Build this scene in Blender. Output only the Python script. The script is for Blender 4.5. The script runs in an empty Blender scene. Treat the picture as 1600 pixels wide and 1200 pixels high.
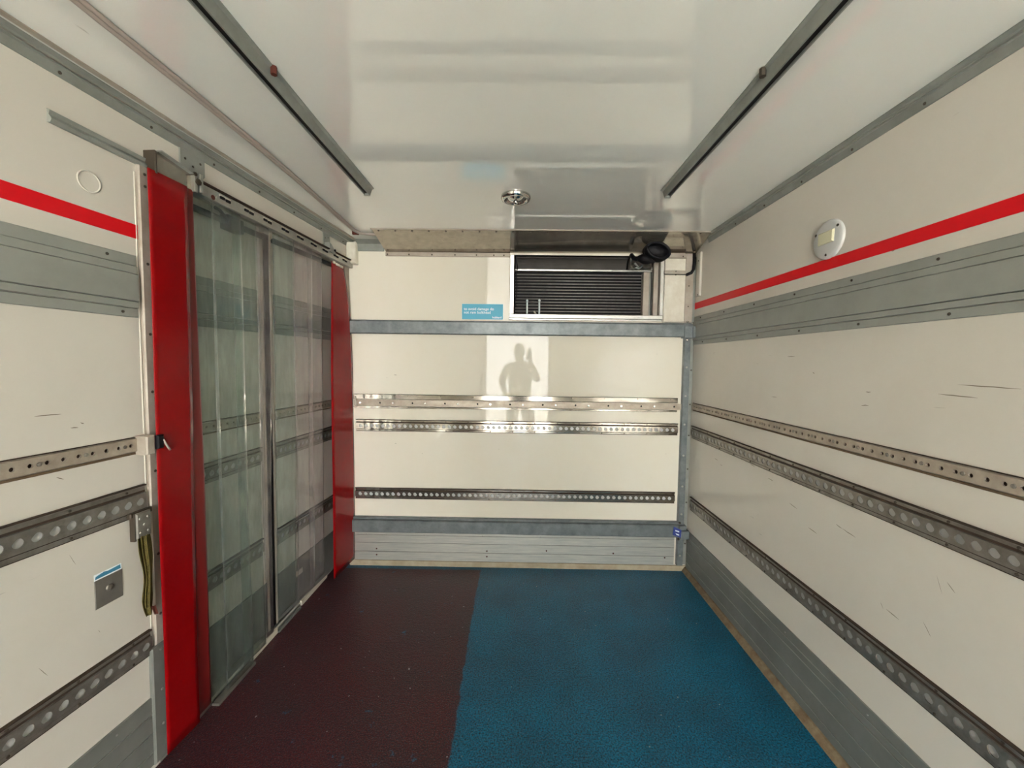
import bpy, bmesh, math, random
from mathutils import Vector, Matrix
random.seed(7)
SC = bpy.context.scene
COL = SC.collection
PI = math.pi

# ------------------------------------------------------------------ camera
F_PX, YAW, PITCH, ROLL = 620.0, -0.01136, -0.05377, 0.01231
CX, CZ, D, LA, LB, W, H = 1.2186, 1.4774, 2.8012, 0.0409, -0.075, 2.45, 2.31
REAR = -3.0
RE = -1.0                         # rails and bands are modelled up to here
cam = bpy.data.cameras.new('camera')
cam.sensor_width = 36.0
cam.sensor_fit = 'HORIZONTAL'
cam.lens = F_PX / 1600 * 36.0
cam.clip_start = 0.02
co = bpy.data.objects.new('camera', cam)
COL.objects.link(co)
SC.camera = co
fw = Vector((math.sin(YAW) * math.cos(PITCH), math.cos(YAW) * math.cos(PITCH), math.sin(PITCH)))
rt = Vector((math.cos(YAW), -math.sin(YAW), 0))
up = rt.cross(fw)
r2 = math.cos(ROLL) * rt + math.sin(ROLL) * up
u2 = -math.sin(ROLL) * rt + math.cos(ROLL) * up
co.matrix_world = Matrix(((r2.x, u2.x, -fw.x, CX), (r2.y, u2.y, -fw.y, 0), (r2.z, u2.z, -fw.z, CZ), (0, 0, 0, 1)))

# ------------------------------------------------------------------ light
wd = bpy.data.worlds.new('sky')
SC.world = wd
wd.use_nodes = True
nt = wd.node_tree
bg = nt.nodes['Background']
tc = nt.nodes.new('ShaderNodeTexCoord')
sx = nt.nodes.new('ShaderNodeSeparateXYZ')
cr = nt.nodes.new('ShaderNodeValToRGB')
nt.links.new(tc.outputs['Generated'], sx.inputs[0])
nt.links.new(sx.outputs['Z'], cr.inputs[0])
nt.links.new(cr.outputs[0], bg.inputs[0])
cr.color_ramp.elements[0].color = (1.0, 0.985, 0.95, 1)
cr.color_ramp.elements[1].color = (0.88, 0.94, 1.0, 1)
bg.inputs[1].default_value = 1.0
DOOR = (0.565, 1.900, 2.24)        # doorway in the rear wall: x0, x1, top
pl = bpy.data.lights.new('doorway_portal', 'AREA')
pl.shape = 'RECTANGLE'
pl.size, pl.size_y = DOOR[1] - DOOR[0], DOOR[2]
pl.cycles.is_portal = True
po = bpy.data.objects.new('doorway_portal', pl)
po.location = ((DOOR[0] + DOOR[1]) / 2, REAR - 0.05, DOOR[2] / 2)
po.rotation_euler = (PI / 2, 0, PI)      # faces +Y, into the load space
COL.objects.link(po)
sl = bpy.data.lights.new('sun', 'SUN')
sl.energy = 8.0
sl.angle = 0.02
sl.color = (1.0, 0.985, 0.95)
so = bpy.data.objects.new('sun', sl)
so.rotation_euler = Vector((-0.62, -0.35, -0.70)).to_track_quat('-Z', 'Y').to_euler()
so.location = (6, 0, 8)
COL.objects.link(so)
SC.view_settings.view_transform = 'Standard'
SC.view_settings.look = 'None'
SC.view_settings.gamma = 1
SC.view_settings.use_curve_mapping = False
SC.view_settings.exposure = 4.72
SC.cycles.max_bounces = 14
SC.cycles.diffuse_bounces = 9
SC.cycles.glossy_bounces = 6
SC.cycles.transparent_max_bounces = 16
SC.cycles.sample_clamp_indirect = 6


# ------------------------------------------------------------------ materials
def lin(c):
    c = c / 255
    return c / 12.92 if c <= 0.04045 else ((c + 0.055) / 1.055) ** 2.4


def rgb(r, g, b):
    return (lin(r), lin(g), lin(b), 1)


def mat(name, col, rough=0.5, metal=0.0, spec=0.5, col2=None, nscale=6.0, namt=0.5, bump=0.0, bscale=60.0,
        stretch=(1, 1, 1), rvar=0.0, coat=0.0, detail=5.0):
    m = bpy.data.materials.new(name)
    m.use_nodes = True
    n, l = m.node_tree.nodes, m.node_tree.links
    p = n['Principled BSDF']
    p.inputs['Roughness'].default_value = rough
    p.inputs['Metallic'].default_value = metal
    p.inputs['Specular IOR Level'].default_value = spec
    p.inputs['Coat Weight'].default_value = coat
    p.inputs['Coat Roughness'].default_value = 0.06
    p.inputs['Base Color'].default_value = col
    t = n.new('ShaderNodeNewGeometry')
    mp = n.new('ShaderNodeMapping')
    mp.inputs['Scale'].default_value = stretch
    l.new(t.outputs['Position'], mp.inputs[0])
    if col2 is not None:
        ns = n.new('ShaderNodeTexNoise')
        ns.inputs['Scale'].default_value = nscale
        ns.inputs['Detail'].default_value = detail
        ns.inputs['Roughness'].default_value = 0.65
        l.new(mp.outputs[0], ns.inputs[0])
        r = n.new('ShaderNodeMapRange')
        r.inputs[1].default_value = 0.5 - 0.25 * namt - 0.02
        r.inputs[2].default_value = 0.5 + 0.25 * namt + 0.02
        l.new(ns.outputs[0], r.inputs[0])
        mx = n.new('ShaderNodeMix')
        mx.data_type = 'RGBA'
        mx.inputs[6].default_value = col
        mx.inputs[7].default_value = col2
        l.new(r.outputs[0], mx.inputs[0])
        l.new(mx.outputs[2], p.inputs['Base Color'])
        if rvar:
            r3 = n.new('ShaderNodeMapRange')
            r3.inputs[3].default_value = rough - rvar
            r3.inputs[4].default_value = rough + rvar
            l.new(ns.outputs[0], r3.inputs[0])
            l.new(r3.outputs[0], p.inputs['Roughness'])
    if bump:
        nb = n.new('ShaderNodeTexNoise')
        nb.inputs['Scale'].default_value = bscale
        nb.inputs['Detail'].default_value = 3
        l.new(mp.outputs[0], nb.inputs[0])
        b = n.new('ShaderNodeBump')
        b.inputs['Strength'].default_value = bump
        b.inputs['Distance'].default_value = 0.004
        l.new(nb.outputs[0], b.inputs['Height'])
        l.new(b.outputs[0], p.inputs['Normal'])
    return m


def wall_mat(name, base, dirt, spec=0.5, rough=0.14, wavy=0.10, coat=0.0):
    """glossy cream laminate with faint grime and thin dark scuffs"""
    m = bpy.data.materials.new(name)
    m.use_nodes = True
    n, l = m.node_tree.nodes, m.node_tree.links
    p = n['Principled BSDF']
    p.inputs['Roughness'].default_value = rough
    p.inputs['Specular IOR Level'].default_value = spec
    t = n.new('ShaderNodeNewGeometry')
    a = n.new('ShaderNodeTexNoise')
    a.inputs['Scale'].default_value = 2.2
    a.inputs['Detail'].default_value = 8
    a.inputs['Roughness'].default_value = 0.7
    l.new(t.outputs['Position'], a.inputs[0])
    ra = n.new('ShaderNodeMapRange')
    ra.inputs[1].default_value, ra.inputs[2].default_value = 0.45, 0.8
    ra.inputs[4].default_value = 0.35
    l.new(a.outputs[0], ra.inputs[0])
    # short slanted scuffs: stretched noise, thresholded
    mp = n.new('ShaderNodeMapping')
    mp.inputs['Rotation'].default_value = (0.25, 0.0, 0.0)
    mp.inputs['Scale'].default_value = (30, 7, 90)
    l.new(t.outputs['Position'], mp.inputs[0])
    s = n.new('ShaderNodeTexNoise')
    s.inputs['Scale'].default_value = 1.0
    s.inputs['Detail'].default_value = 2
    l.new(mp.outputs[0], s.inputs[0])
    rs = n.new('ShaderNodeMapRange')
    rs.inputs[1].default_value, rs.inputs[2].default_value = 0.76, 0.82
    rs.inputs[4].default_value = 0.8
    l.new(s.outputs[0], rs.inputs[0])
    mk = n.new('ShaderNodeTexNoise')
    mk.inputs['Scale'].default_value = 3.5
    l.new(t.outputs['Position'], mk.inputs[0])
    rk = n.new('ShaderNodeMapRange')
    rk.inputs[1].default_value, rk.inputs[2].default_value = 0.5, 0.62
    l.new(mk.outputs[0], rk.inputs[0])
    mu = n.new('ShaderNodeMath')
    mu.operation = 'MULTIPLY'
    l.new(rs.outputs[0], mu.inputs[0])
    l.new(rk.outputs[0], mu.inputs[1])
    m1 = n.new('ShaderNodeMix')
    m1.data_type = 'RGBA'
    m1.inputs[6].default_value = base
    m1.inputs[7].default_value = dirt
    l.new(ra.outputs[0], m1.inputs[0])
    m2 = n.new('ShaderNodeMix')
    m2.data_type = 'RGBA'
    m2.inputs[7].default_value = rgb(95, 85, 70)
    l.new(m1.outputs[2], m2.inputs[6])
    l.new(mu.outputs[0], m2.inputs[0])
    l.new(m2.outputs[2], p.inputs['Base Color'])
    # very slight waviness of the laminate
    wv = n.new('ShaderNodeTexNoise')
    wv.inputs['Scale'].default_value = 9
    wv.inputs['Detail'].default_value = 1
    l.new(t.outputs['Position'], wv.inputs[0])
    b = n.new('ShaderNodeBump')
    b.inputs['Strength'].default_value = wavy
    p.inputs['Coat Weight'].default_value = coat
    p.inputs['Coat Roughness'].default_value = 0.03
    b.inputs['Distance'].default_value = 0.004
    l.new(wv.outputs[0], b.inputs['Height'])
    l.new(b.outputs[0], p.inputs['Normal'])
    return m


def floor_mat():
    m = bpy.data.materials.new('painted_grit_floor')
    m.use_nodes = True
    n, l = m.node_tree.nodes, m.node_tree.links
    p = n['Principled BSDF']
    t = n.new('ShaderNodeNewGeometry')
    sp = n.new('ShaderNodeSeparateXYZ')
    l.new(t.outputs['Position'], sp.inputs[0])

    def noise(sc, det=3, rough=0.5):
        a = n.new('ShaderNodeTexNoise')
        a.inputs['Scale'].default_value = sc
        a.inputs['Detail'].default_value = det
        a.inputs['Roughness'].default_value = rough
        l.new(t.outputs['Position'], a.inputs[0])
        return a.outputs[0]

    def math_(op, a, b):
        x = n.new('ShaderNodeMath')
        x.operation = op
        for i, v in enumerate((a, b)):
            if isinstance(v, (int, float)):
                x.inputs[i].default_value = v
            else:
                l.new(v, x.inputs[i])
        return x.outputs[0]

    def rng(v, a, b, c=0.0, d=1.0):
        r = n.new('ShaderNodeMapRange')
        for i, k in enumerate((a, b, c, d)):
            r.inputs[i + 1].default_value = k
        l.new(v, r.inputs[0])
        return r.outputs[0]

    def mix(f, a, b):
        x = n.new('ShaderNodeMix')
        x.data_type = 'RGBA'
        l.new(f, x.inputs[0])
        for i, v in ((6, a), (7, b)):
            if isinstance(v, tuple):
                x.inputs[i].default_value = v
            else:
                l.new(v, x.inputs[i])
        return x.outputs[2]
    wob = math_('MULTIPLY', math_('SUBTRACT', noise(14, 5, 0.7), 0.5), 0.035)
    wob2 = math_('MULTIPLY', math_('SUBTRACT', noise(2.2, 1), 0.5), 0.03)
    xx = math_('ADD', math_('ADD', sp.outputs[0], wob), wob2)
    mx = rng(xx, 0.985, 0.977)                     # 1 left of the paint line
    my = rng(math_('ADD', sp.outputs[1], wob), 2.750, 2.742)
    ml = rng(math_('ADD', sp.outputs[0], math_('MULTIPLY', wob, 1.5)), -0.080, -0.070)
    mask = math_('MULTIPLY', math_('MULTIPLY', mx, my), ml)
    chips = rng(noise(9, 6, 0.75), 0.63, 0.67)     # worn spots where the blue coat shows
    mask = math_('MULTIPLY', mask, math_('SUBTRACT', 1.0, math_('MULTIPLY', chips, 0.8)))
    big = noise(3.5, 5, 0.6)
    blue = mix(rng(big, 0.35, 0.65), rgb(10, 92, 122), rgb(6, 110, 146))
    maroon = mix(rng(big, 0.35, 0.65), rgb(78, 25, 27), rgb(68, 33, 35))
    c = mix(mask, blue, maroon)
    grit = noise(150, 2)
    c = mix(rng(grit, 0.3, 0.62), (0.004, 0.012, 0.02, 1), c)
    sparkle_dots = rng(noise(230, 1), 0.60, 0.72)
    c = mix(math_('MULTIPLY', sparkle_dots, 0.35), c, rgb(130, 120, 130))  # pinkish light dots put into the colour as sparkle of the grit
    sparkle_specks = rng(noise(55, 1), 0.77, 0.79)
    c = mix(sparkle_specks, c, rgb(150, 150, 150))  # larger light specks, sparkle painted the same way
    l.new(c, p.inputs['Base Color'])
    p.inputs['Roughness'].default_value = 0.36
    p.inputs['Specular IOR Level'].default_value = 0.25
    b = n.new('ShaderNodeBump')
    b.inputs['Strength'].default_value = 0.8
    b.inputs['Distance'].default_value = 0.003
    h = math_('ADD', grit, math_('MULTIPLY', noise(60, 3), 0.7))
    l.new(h, b.inputs['Height'])
    l.new(b.outputs[0], p.inputs['Normal'])
    return m


def pvc_mat(name, tint, haze, hcol, rough=0.12):
    m = bpy.data.materials.new(name)
    m.use_nodes = True
    n, l = m.node_tree.nodes, m.node_tree.links
    n.remove(n['Principled BSDF'])
    out = n['Material Output']
    t = n.new('ShaderNodeNewGeometry')
    mp = n.new('ShaderNodeMapping')
    mp.inputs['Scale'].default_value = (6, 6, 1.2)
    l.new(t.outputs['Position'], mp.inputs[0])
    ns = n.new('ShaderNodeTexNoise')
    ns.inputs['Scale'].default_value = 2.5
    ns.inputs['Detail'].default_value = 9
    ns.inputs['Roughness'].default_value = 0.72
    l.new(mp.outputs[0], ns.inputs[0])
    hz = n.new('ShaderNodeMapRange')
    hz.inputs[1].default_value, hz.inputs[2].default_value = 0.35, 0.75
    hz.inputs[3].default_value, hz.inputs[4].default_value = haze * 0.5, min(0.9, haze * 2.2)
    l.new(ns.outputs[0], hz.inputs[0])
    tr = n.new('ShaderNodeBsdfTransparent')
    tr.inputs[0].default_value = tint
    df = n.new('ShaderNodeBsdfDiffuse')
    tl = n.new('ShaderNodeBsdfTranslucent')
    n2 = n.new('ShaderNodeTexNoise')
    n2.inputs['Scale'].default_value = 9
    n2.inputs['Detail'].default_value = 7
    n2.inputs['Roughness'].default_value = 0.7
    l.new(mp.outputs[0], n2.inputs[0])
    rr = n.new('ShaderNodeMapRange')
    rr.inputs[1].default_value, rr.inputs[2].default_value = 0.42, 0.66
    l.new(n2.outputs[0], rr.inputs[0])
    hm = n.new('ShaderNodeMix')
    hm.data_type = 'RGBA'
    hm.inputs[6].default_value = hcol
    hm.inputs[7].default_value = rgb(78, 76, 66)
    l.new(rr.outputs[0], hm.inputs[0])
    l.new(hm.outputs[2], df.inputs[0])
    l.new(hm.outputs[2], tl.inputs[0])
    ms = n.new('ShaderNodeMixShader')
    ms.inputs[0].default_value = 0.3
    l.new(df.outputs[0], ms.inputs[1])
    l.new(tl.outputs[0], ms.inputs[2])
    m1 = n.new('ShaderNodeMixShader')
    l.new(hz.outputs[0], m1.inputs[0])
    l.new(tr.outputs[0], m1.inputs[1])
    l.new(ms.outputs[0], m1.inputs[2])
    gl = n.new('ShaderNodeBsdfGlossy')
    gl.inputs['Roughness'].default_value = rough
    lw = n.new('ShaderNodeLayerWeight')
    lw.inputs[0].default_value = 0.5
    pw = n.new('ShaderNodeMath')
    pw.operation = 'POWER'
    l.new(lw.outputs['Facing'], pw.inputs[0])
    pw.inputs[1].default_value = 4.0
    fr = n.new('ShaderNodeMath')
    fr.operation = 'MULTIPLY_ADD'
    l.new(pw.outputs[0], fr.inputs[0])
    fr.inputs[1].default_value = 0.6
    fr.inputs[2].default_value = 0.035
    m2 = n.new('ShaderNodeMixShader')
    l.new(fr.outputs[0], m2.inputs[0])
    l.new(m1.outputs[0], m2.inputs[1])
    l.new(gl.outputs[0], m2.inputs[2])
    l.new(m2.outputs[0], out.inputs[0])
    return m


M = {}
M['wall'] = wall_mat('cream_laminate', rgb(206, 201, 189), rgb(190, 183, 166), 0.45, 0.10)
M['ceil'] = wall_mat('white_ceiling_laminate', rgb(236, 237, 230), rgb(226, 226, 216), 0.5, 0.06, 0.02, 1.0)
for _n in M['ceil'].node_tree.nodes:
    if _n.type == 'BSDF_PRINCIPLED':
        _n.inputs['Coat IOR'].default_value = 1.75
        _n.inputs['Coat Roughness'].default_value = 0.015
M['bulkhead'] = wall_mat('bulkhead_laminate', rgb(224, 219, 204), rgb(218, 207, 180), 0.17, 0.02, 0.03)
M['floor'] = floor_mat()
M['galv'] = mat('galvanised_steel', rgb(128, 134, 134), 0.42, 0.35, 0.5, rgb(88, 96, 98), 13, 0.8, 0.15, 90, rvar=0.12)
M['alu'] = mat('worn_aluminium', rgb(190, 190, 184), 0.32, 0.85, 0.5, rgb(160, 158, 150), 10, 1.0, 0.08, 120, rvar=0.1)
M['kick'] = mat('brushed_kick_plate', rgb(206, 204, 192), 0.40, 0.6, 0.5, rgb(165, 168, 164), 5, 1.0, 0.06, 80, (1, 1, 14), rvar=0.1)
M['kickgrey'] = mat('grey_kick_plate', rgb(128, 130, 124), 0.42, 0.15, 0.4, rgb(108, 110, 104), 6, 1.0, 0.06, 60, rvar=0.08)
M['rail'] = mat('dirty_rail_steel', rgb(170, 165, 155), 0.34, 0.65, 0.5, rgb(100, 94, 85), 16, 1.2, 0.10, 120, rvar=0.1)
M['railbright'] = mat('bright_rail_steel', rgb(150, 145, 136), 0.10, 0.95, 0.5, rgb(122, 116, 106), 16, 1.0, rvar=0.03)
M['track'] = mat('track_aluminium', rgb(186, 176, 160), 0.40, 0.3, 0.5, rgb(146, 132, 116), 18, 1.1, 0.15, 120, rvar=0.08)
M['grime'] = mat('black_grime_and_shade', rgb(44, 38, 32), 0.8, 0, 0.3, rgb(70, 52, 38), 20, 1)  # edge grime, also the painted shade in rail grooves and track holes
M['brown'] = mat('brown_grime', rgb(84, 68, 50), 0.8, 0, 0.3, rgb(110, 92, 70), 20, 1)
M['band'] = mat('grey_painted_profile', rgb(150, 152, 144), 0.36, 0.05, 0.45, rgb(136, 138, 130), 9, 1.0, 0.08, 70)
M['trimgrey'] = mat('anodised_corner_profile', rgb(150, 153, 146), 0.45, 0.1, 0.5, rgb(120, 123, 115), 9, 1.0, 0.05, 80)
M['frame'] = mat('door_frame_profile', rgb(186, 178, 166), 0.5, 0.25, 0.4, rgb(150, 138, 122), 12, 1.2, 0.1, 90)
M['red'] = mat('red_pvc', rgb(146, 8, 12), 0.18, 0, 0.2, rgb(118, 7, 10), 3, 1.0, 0.05, 6)
M['redtape'] = mat('red_vinyl', rgb(214, 8, 24), 0.4, 0, 0.4)
M['redop'] = mat('dark_red_pvc', rgb(104, 22, 22), 0.3, 0, 0.5, rgb(110, 26, 24), 5, 1)  # darker, browner red than the wide strip
M['blue'] = mat('blue_sign_print', rgb(76, 172, 202), 0.4, 0, 0.4)
M['bluetape'] = mat('blue_tape', rgb(60, 125, 155), 0.5, 0, 0.4)
M['bluetag'] = mat('dark_blue_tag', rgb(22, 44, 122), 0.5, 0, 0.4)
M['white'] = mat('white_plastic', rgb(222, 218, 204), 0.35, 0, 0.5, rgb(205, 198, 180), 20, 0.8)
M['whiteprint'] = mat('white_print', rgb(235, 245, 248), 0.5)
M['black'] = mat('black_rubber', rgb(9, 9, 12), 0.5, 0, 0.2, rgb(17, 16, 22), 12, 0.8, 0.5, 40)
M['void'] = mat('dark_duct_interior', rgb(84, 82, 78), 0.6, 0, 0.3, rgb(62, 56, 52), 8, 1)
M['coil'] = mat('black_coil_and_shade', rgb(14, 13, 13), 0.6, 0.2, 0.3)  # coil black, also painted shade in slots, track holes and door gap
M['tube'] = mat('grey_coil_tube', rgb(176, 172, 166), 0.4, 0.3, 0.4, rgb(130, 126, 122), 40, 1)
M['chrome'] = mat('chrome', rgb(205, 203, 198), 0.12, 1.0, 0.5)
M['steel'] = mat('stainless_sheet', rgb(190, 184, 172), 0.12, 0.8, 0.5, rgb(150, 140, 126), 20, 1.1, 0.05, 60, rvar=0.05)
M['screw'] = mat('dark_screw_head', rgb(74, 66, 56), 0.5, 0.5, 0.4)
M['screwb'] = mat('bright_rivet', rgb(160, 158, 150), 0.35, 0.7, 0.5)
M['scuffmark'] = mat('dark_rub_mark', rgb(118, 109, 92), 0.7)
M['plate'] = mat('galvanised_plate', rgb(120, 116, 108), 0.45, 0.3, 0.4, rgb(106, 102, 94), 20, 1)
M['strap'] = mat('olive_webbing', rgb(96, 86, 42), 0.85, 0, 0.2, rgb(66, 58, 30), 60, 1, 0.6, 300)
M['lens'] = mat('cream_lamp_lens', rgb(214, 210, 178), 0.25, 0, 0.5)
M['lampgrey'] = mat('pale_lamp_plate', rgb(190, 190, 186), 0.3, 0.0, 0.5)
M['caulk'] = mat('dirty_sealant', rgb(140, 128, 102), 0.7, 0, 0.3, rgb(92, 66, 46), 22, 1.0, 0.5, 80)
M['sill'] = mat('cream_sealant', rgb(186, 178, 156), 0.6, 0, 0.3, rgb(128, 112, 84), 9, 1.6)
M['cable'] = mat('grey_cable', rgb(168, 156, 146), 0.5, 0, 0.4)
M['rust'] = mat('rusty_bolt', rgb(88, 44, 34), 0.7, 0.2, 0.3)
M['pvc_g'] = pvc_mat('green_clear_pvc', (0.90, 0.945, 0.925, 1), 0.13, rgb(176, 186, 180))
M['pvc_c'] = pvc_mat('pale_clear_pvc', (0.95, 0.935, 0.945, 1), 0.10, rgb(200, 190, 190))
M['skin'] = mat('skin', rgb(150, 110, 90), 0.5)
M['cloth'] = mat('dark_clothing', rgb(64, 66, 70), 0.9, 0, 0.2, rgb(52, 54, 58), 20, 1)
M['trouser'] = mat('dark_trousers', rgb(50, 52, 58), 0.9, 0, 0.2)
M['hair'] = mat('dark_hair', rgb(35, 28, 24), 0.7)
M['concrete'] = mat('yard_concrete', rgb(176, 172, 164), 0.8, 0, 0.3, rgb(160, 156, 148), 3, 1)


# ------------------------------------------------------------------ frames
def frame(origin, ang):
    return Matrix.Translation(origin) @ Matrix.Rotation(ang, 4, 'Z')


FW = Matrix.Identity(4)
FR = frame((W, 0, 0), PI / 2)                               # x -> world Y, y -> into the room
FB = frame((W, D, 0), PI)                                   # x -> W - X,   y -> into the room
FL = frame((LA, D, 0), math.atan2(-1.0, LB))                # x -> distance from the back corner, y -> into the room


# ------------------------------------------------------------------ mesh builder
class MB:
    def __init__(self):
        self.v, self.f = [], []

    def add(self, vs, fs):
        k = len(self.v)
        self.v += [tuple(x) for x in vs]
        self.f += [tuple(i + k for i in q) for q in fs]
        return self

    def box(self, x0, x1, y0, y1, z0, z1):
        vs = [(x, y, z) for x in (x0, x1) for y in (y0, y1) for z in (z0, z1)]
        return self.add(vs, [(0, 1, 3, 2), (4, 6, 7, 5), (0, 4, 5, 1), (2, 3, 7, 6), (0, 2, 6, 4), (1, 5, 7, 3)])

    def bbox(self, x0, x1, y0, y1, z0, z1, b=0.002):
        """box with chamfered front edges (y1 is the face towards the room)"""
        vs = [(x0, y0, z0), (x1, y0, z0), (x1, y0, z1), (x0, y0, z1),
              (x0, y1 - b, z0), (x1, y1 - b, z0), (x1, y1 - b, z1), (x0, y1 - b, z1),
              (x0 + b, y1, z0 + b), (x1 - b, y1, z0 + b), (x1 - b, y1, z1 - b), (x0 + b, y1, z1 - b)]
        fs = [(3, 2, 1, 0), (8, 9, 10, 11)]
        for i in range(4):
            j = (i + 1) % 4
            fs += [(i, j, 4 + j, 4 + i), (4 + i, 4 + j, 8 + j, 8 + i)]
        return self.add(vs, fs)

    def prism(self, prof, a0, a1, axis='x'):
        """profile of (y,z) points swept along x (or (x,z) along y, or (x,y) along z), closed"""
        n = len(prof)
        mk = {'x': lambda a, p: (a, p[0], p[1]), 'y': lambda a, p: (p[0], a, p[1]), 'z': lambda a, p: (p[0], p[1], a)}[axis]
        vs = [mk(a0, p) for p in prof] + [mk(a1, p) for p in prof]
        fs = [tuple(range(n))[::-1], tuple(range(n, 2 * n))]
        fs += [(i, (i + 1) % n, n + (i + 1) % n, n + i) for i in range(n)]
        return self.add(vs, fs)

    def cyl(self, c, r, axis, h, n=12, r2=None, dome=0.0):
        """cylinder from c along axis vector of length h"""
        a = Vector(axis).normalized()
        t = a.orthogonal().normalized()
        b = a.cross(t)
        c = Vector(c)
        r2 = r if r2 is None else r2
        vs = []
        for k, rr in ((0, r), (h, r2)):
            vs += [c + a * k + (t * math.cos(2 * PI * i / n) + b * math.sin(2 * PI * i / n)) * rr for i in range(n)]
        fs = [tuple(range(n))[::-1]] + [(i, (i + 1) % n, n + (i + 1) % n, n + i) for i in range(n)]
        if dome:
            vs.append(c + a * (h + dome))
            fs += [(n + i, n + (i + 1) % n, 2 * n) for i in range(n)]
        else:
            fs.append(tuple(range(n, 2 * n)))
        return self.add(vs, fs)

    def lathe(self, c, axis, prof, n=32):
        a = Vector(axis).normalized()
        t = a.orthogonal().normalized()
        b = a.cross(t)
        c = Vector(c)
        vs, fs = [], []
        for (r, h) in prof:
            vs += [c + a * h + (t * math.cos(2 * PI * i / n) + b * math.sin(2 * PI * i / n)) * r for i in range(n)]
        for k in range(len(prof) - 1):
            fs += [(k * n + i, k * n + (i + 1) % n, (k + 1) * n + (i + 1) % n, (k + 1) * n + i) for i in range(n)]
        return self.add(vs, fs)

    def tube(self, pts, r, n=8):
        pts = [Vector(p) for p in pts]
        vs, fs = [], []
        prev = None
        for i, p in enumerate(pts):
            d = (pts[min(i + 1, len(pts) - 1)] - pts[max(i - 1, 0)]).normalized()
            t = d.orthogonal().normalized() if prev is None else (prev - d * prev.dot(d)).normalized()
            prev = t
            b = d.cross(t)
            rr = r[i] if isinstance(r, (list, tuple)) else r
            vs += [p + (t * math.cos(2 * PI * k / n) + b * math.sin(2 * PI * k / n)) * rr for k in range(n)]
        for i in range(len(pts) - 1):
            fs += [(i * n + k, i * n + (k + 1) % n, (i + 1) * n + (k + 1) % n, (i + 1) * n + k) for k in range(n)]
        fs += [tuple(range(n))[::-1], tuple(range((len(pts) - 1) * n, len(pts) * n))]
        return self.add(vs, fs)

    def mesh(self, name, m, base, smooth=False):
        me = bpy.data.meshes.new(name)
        b = Vector(base)
        me.from_pydata([tuple(Vector(v) - b) for v in self.v], [], self.f)
        me.materials.append(m)
        bm = bmesh.new()
        bm.from_mesh(me)
        bmesh.ops.recalc_face_normals(bm, faces=bm.faces)
        bm.to_mesh(me)
        bm.free()
        if smooth:
            for p in me.polygons:
                p.use_smooth = True
        return me


def tag(o, label=None, cat=None, group=None, kind=None):
    if label:
        o['label'] = label
    if cat:
        o['category'] = cat
    if group:
        o['group'] = group
    if kind:
        o['kind'] = kind
    return o


class Thing:
    """an Empty at the thing's base, in one of the wall frames, that parents its parts"""
    def __init__(self, name, fr, base, label=None, cat=None, group=None, kind=None, mb=None, m=None, smooth=False):
        self.fr, self.base = fr, Vector(base)
        data = mb.mesh(name, m, base, smooth) if mb else None
        self.o = bpy.data.objects.new(name, data)
        COL.objects.link(self.o)
        self.o.matrix_world = fr @ Matrix.Translation(self.base)
        if data is None:
            self.o.empty_display_size = 0.05
        tag(self.o, label, cat, group, kind)

    def part(self, name, mb, m, smooth=False, parent=None, label=None, kind=None):
        o = bpy.data.objects.new(name, mb.mesh(name, m, self.base, smooth))
        COL.objects.link(o)
        o.parent = parent or self.o
        tag(o, label, None, None, kind)
        return o

    def copies(self, name, mb, m, spots, smooth=False, parent=None):
        """alike small parts sharing one mesh; mb is built round the origin"""
        me = mb.mesh(name, m, (0, 0, 0), smooth)
        out = []
        for s in spots:
            o = bpy.data.objects.new(name, me)
            COL.objects.link(o)
            o.parent = parent or self.o
            o.location = Vector(s) - self.base
            out.append(o)
        return out


def screw_mb(r=0.004, h=0.0025):
    return MB().cyl((0, -0.001, 0), r, (0, 1, 0), h, 8, r * 0.85, h * 0.5)


# ------------------------------------------------------------------ perforated strip
def perforated(mb, a0, a1, z0, z1, out, pitch, r, depth, n=16, off=None, cut=None, every=1, phase=0):
    """strip facing +y at y=out, with a round hole per cell; cells beyond the last full pitch are plain"""
    cz = (z0 + z1) / 2
    hz = (z1 - z0) / 2
    k = int((a1 - a0) / pitch)
    m = (a1 - a0 - k * pitch) / 2
    if m > 1e-4:
        for (p, q) in ((a0, a0 + m), (a1 - m, a1)):
            mb.add([(p, out, z0), (q, out, z0), (q, out, z1), (p, out, z1)], [(0, 1, 2, 3)])
    centres = []
    for i in range(k):
        x0 = a0 + m + i * pitch
        cx = x0 + pitch / 2
        if every > 1 and (i % every) != phase:
            mb.add([(x0, out, z0), (x0 + pitch, out, z0), (x0 + pitch, out, z1), (x0, out, z1)], [(0, 1, 2, 3)])
            continue
        centres.append(cx)
        outer, inner = [], []
        for j in range(n):
            t = 2 * PI * j / n
            c, s = math.cos(t), math.sin(t)
            q = 1 / max(abs(c), abs(s))
            outer.append((cx + c * q * pitch / 2, out, cz + s * q * hz))
            rr = r
            if cut:
                g = math.cos(t - cut[0])
                if g > 0.05:
                    rr = min(r, cut[1] * r / g)
            inner.append((cx + c * rr, out, cz + s * rr))
        back = [(x, out - depth, z) for (x, y, z) in inner]
        fs = []
        for j in range(n):
            jj = (j + 1) % n
            fs += [(j, jj, n + jj, n + j), (n + j, n + jj, 2 * n + jj, 2 * n + j)]
        mb.add(outer + inner + back, fs)
    return centres


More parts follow.
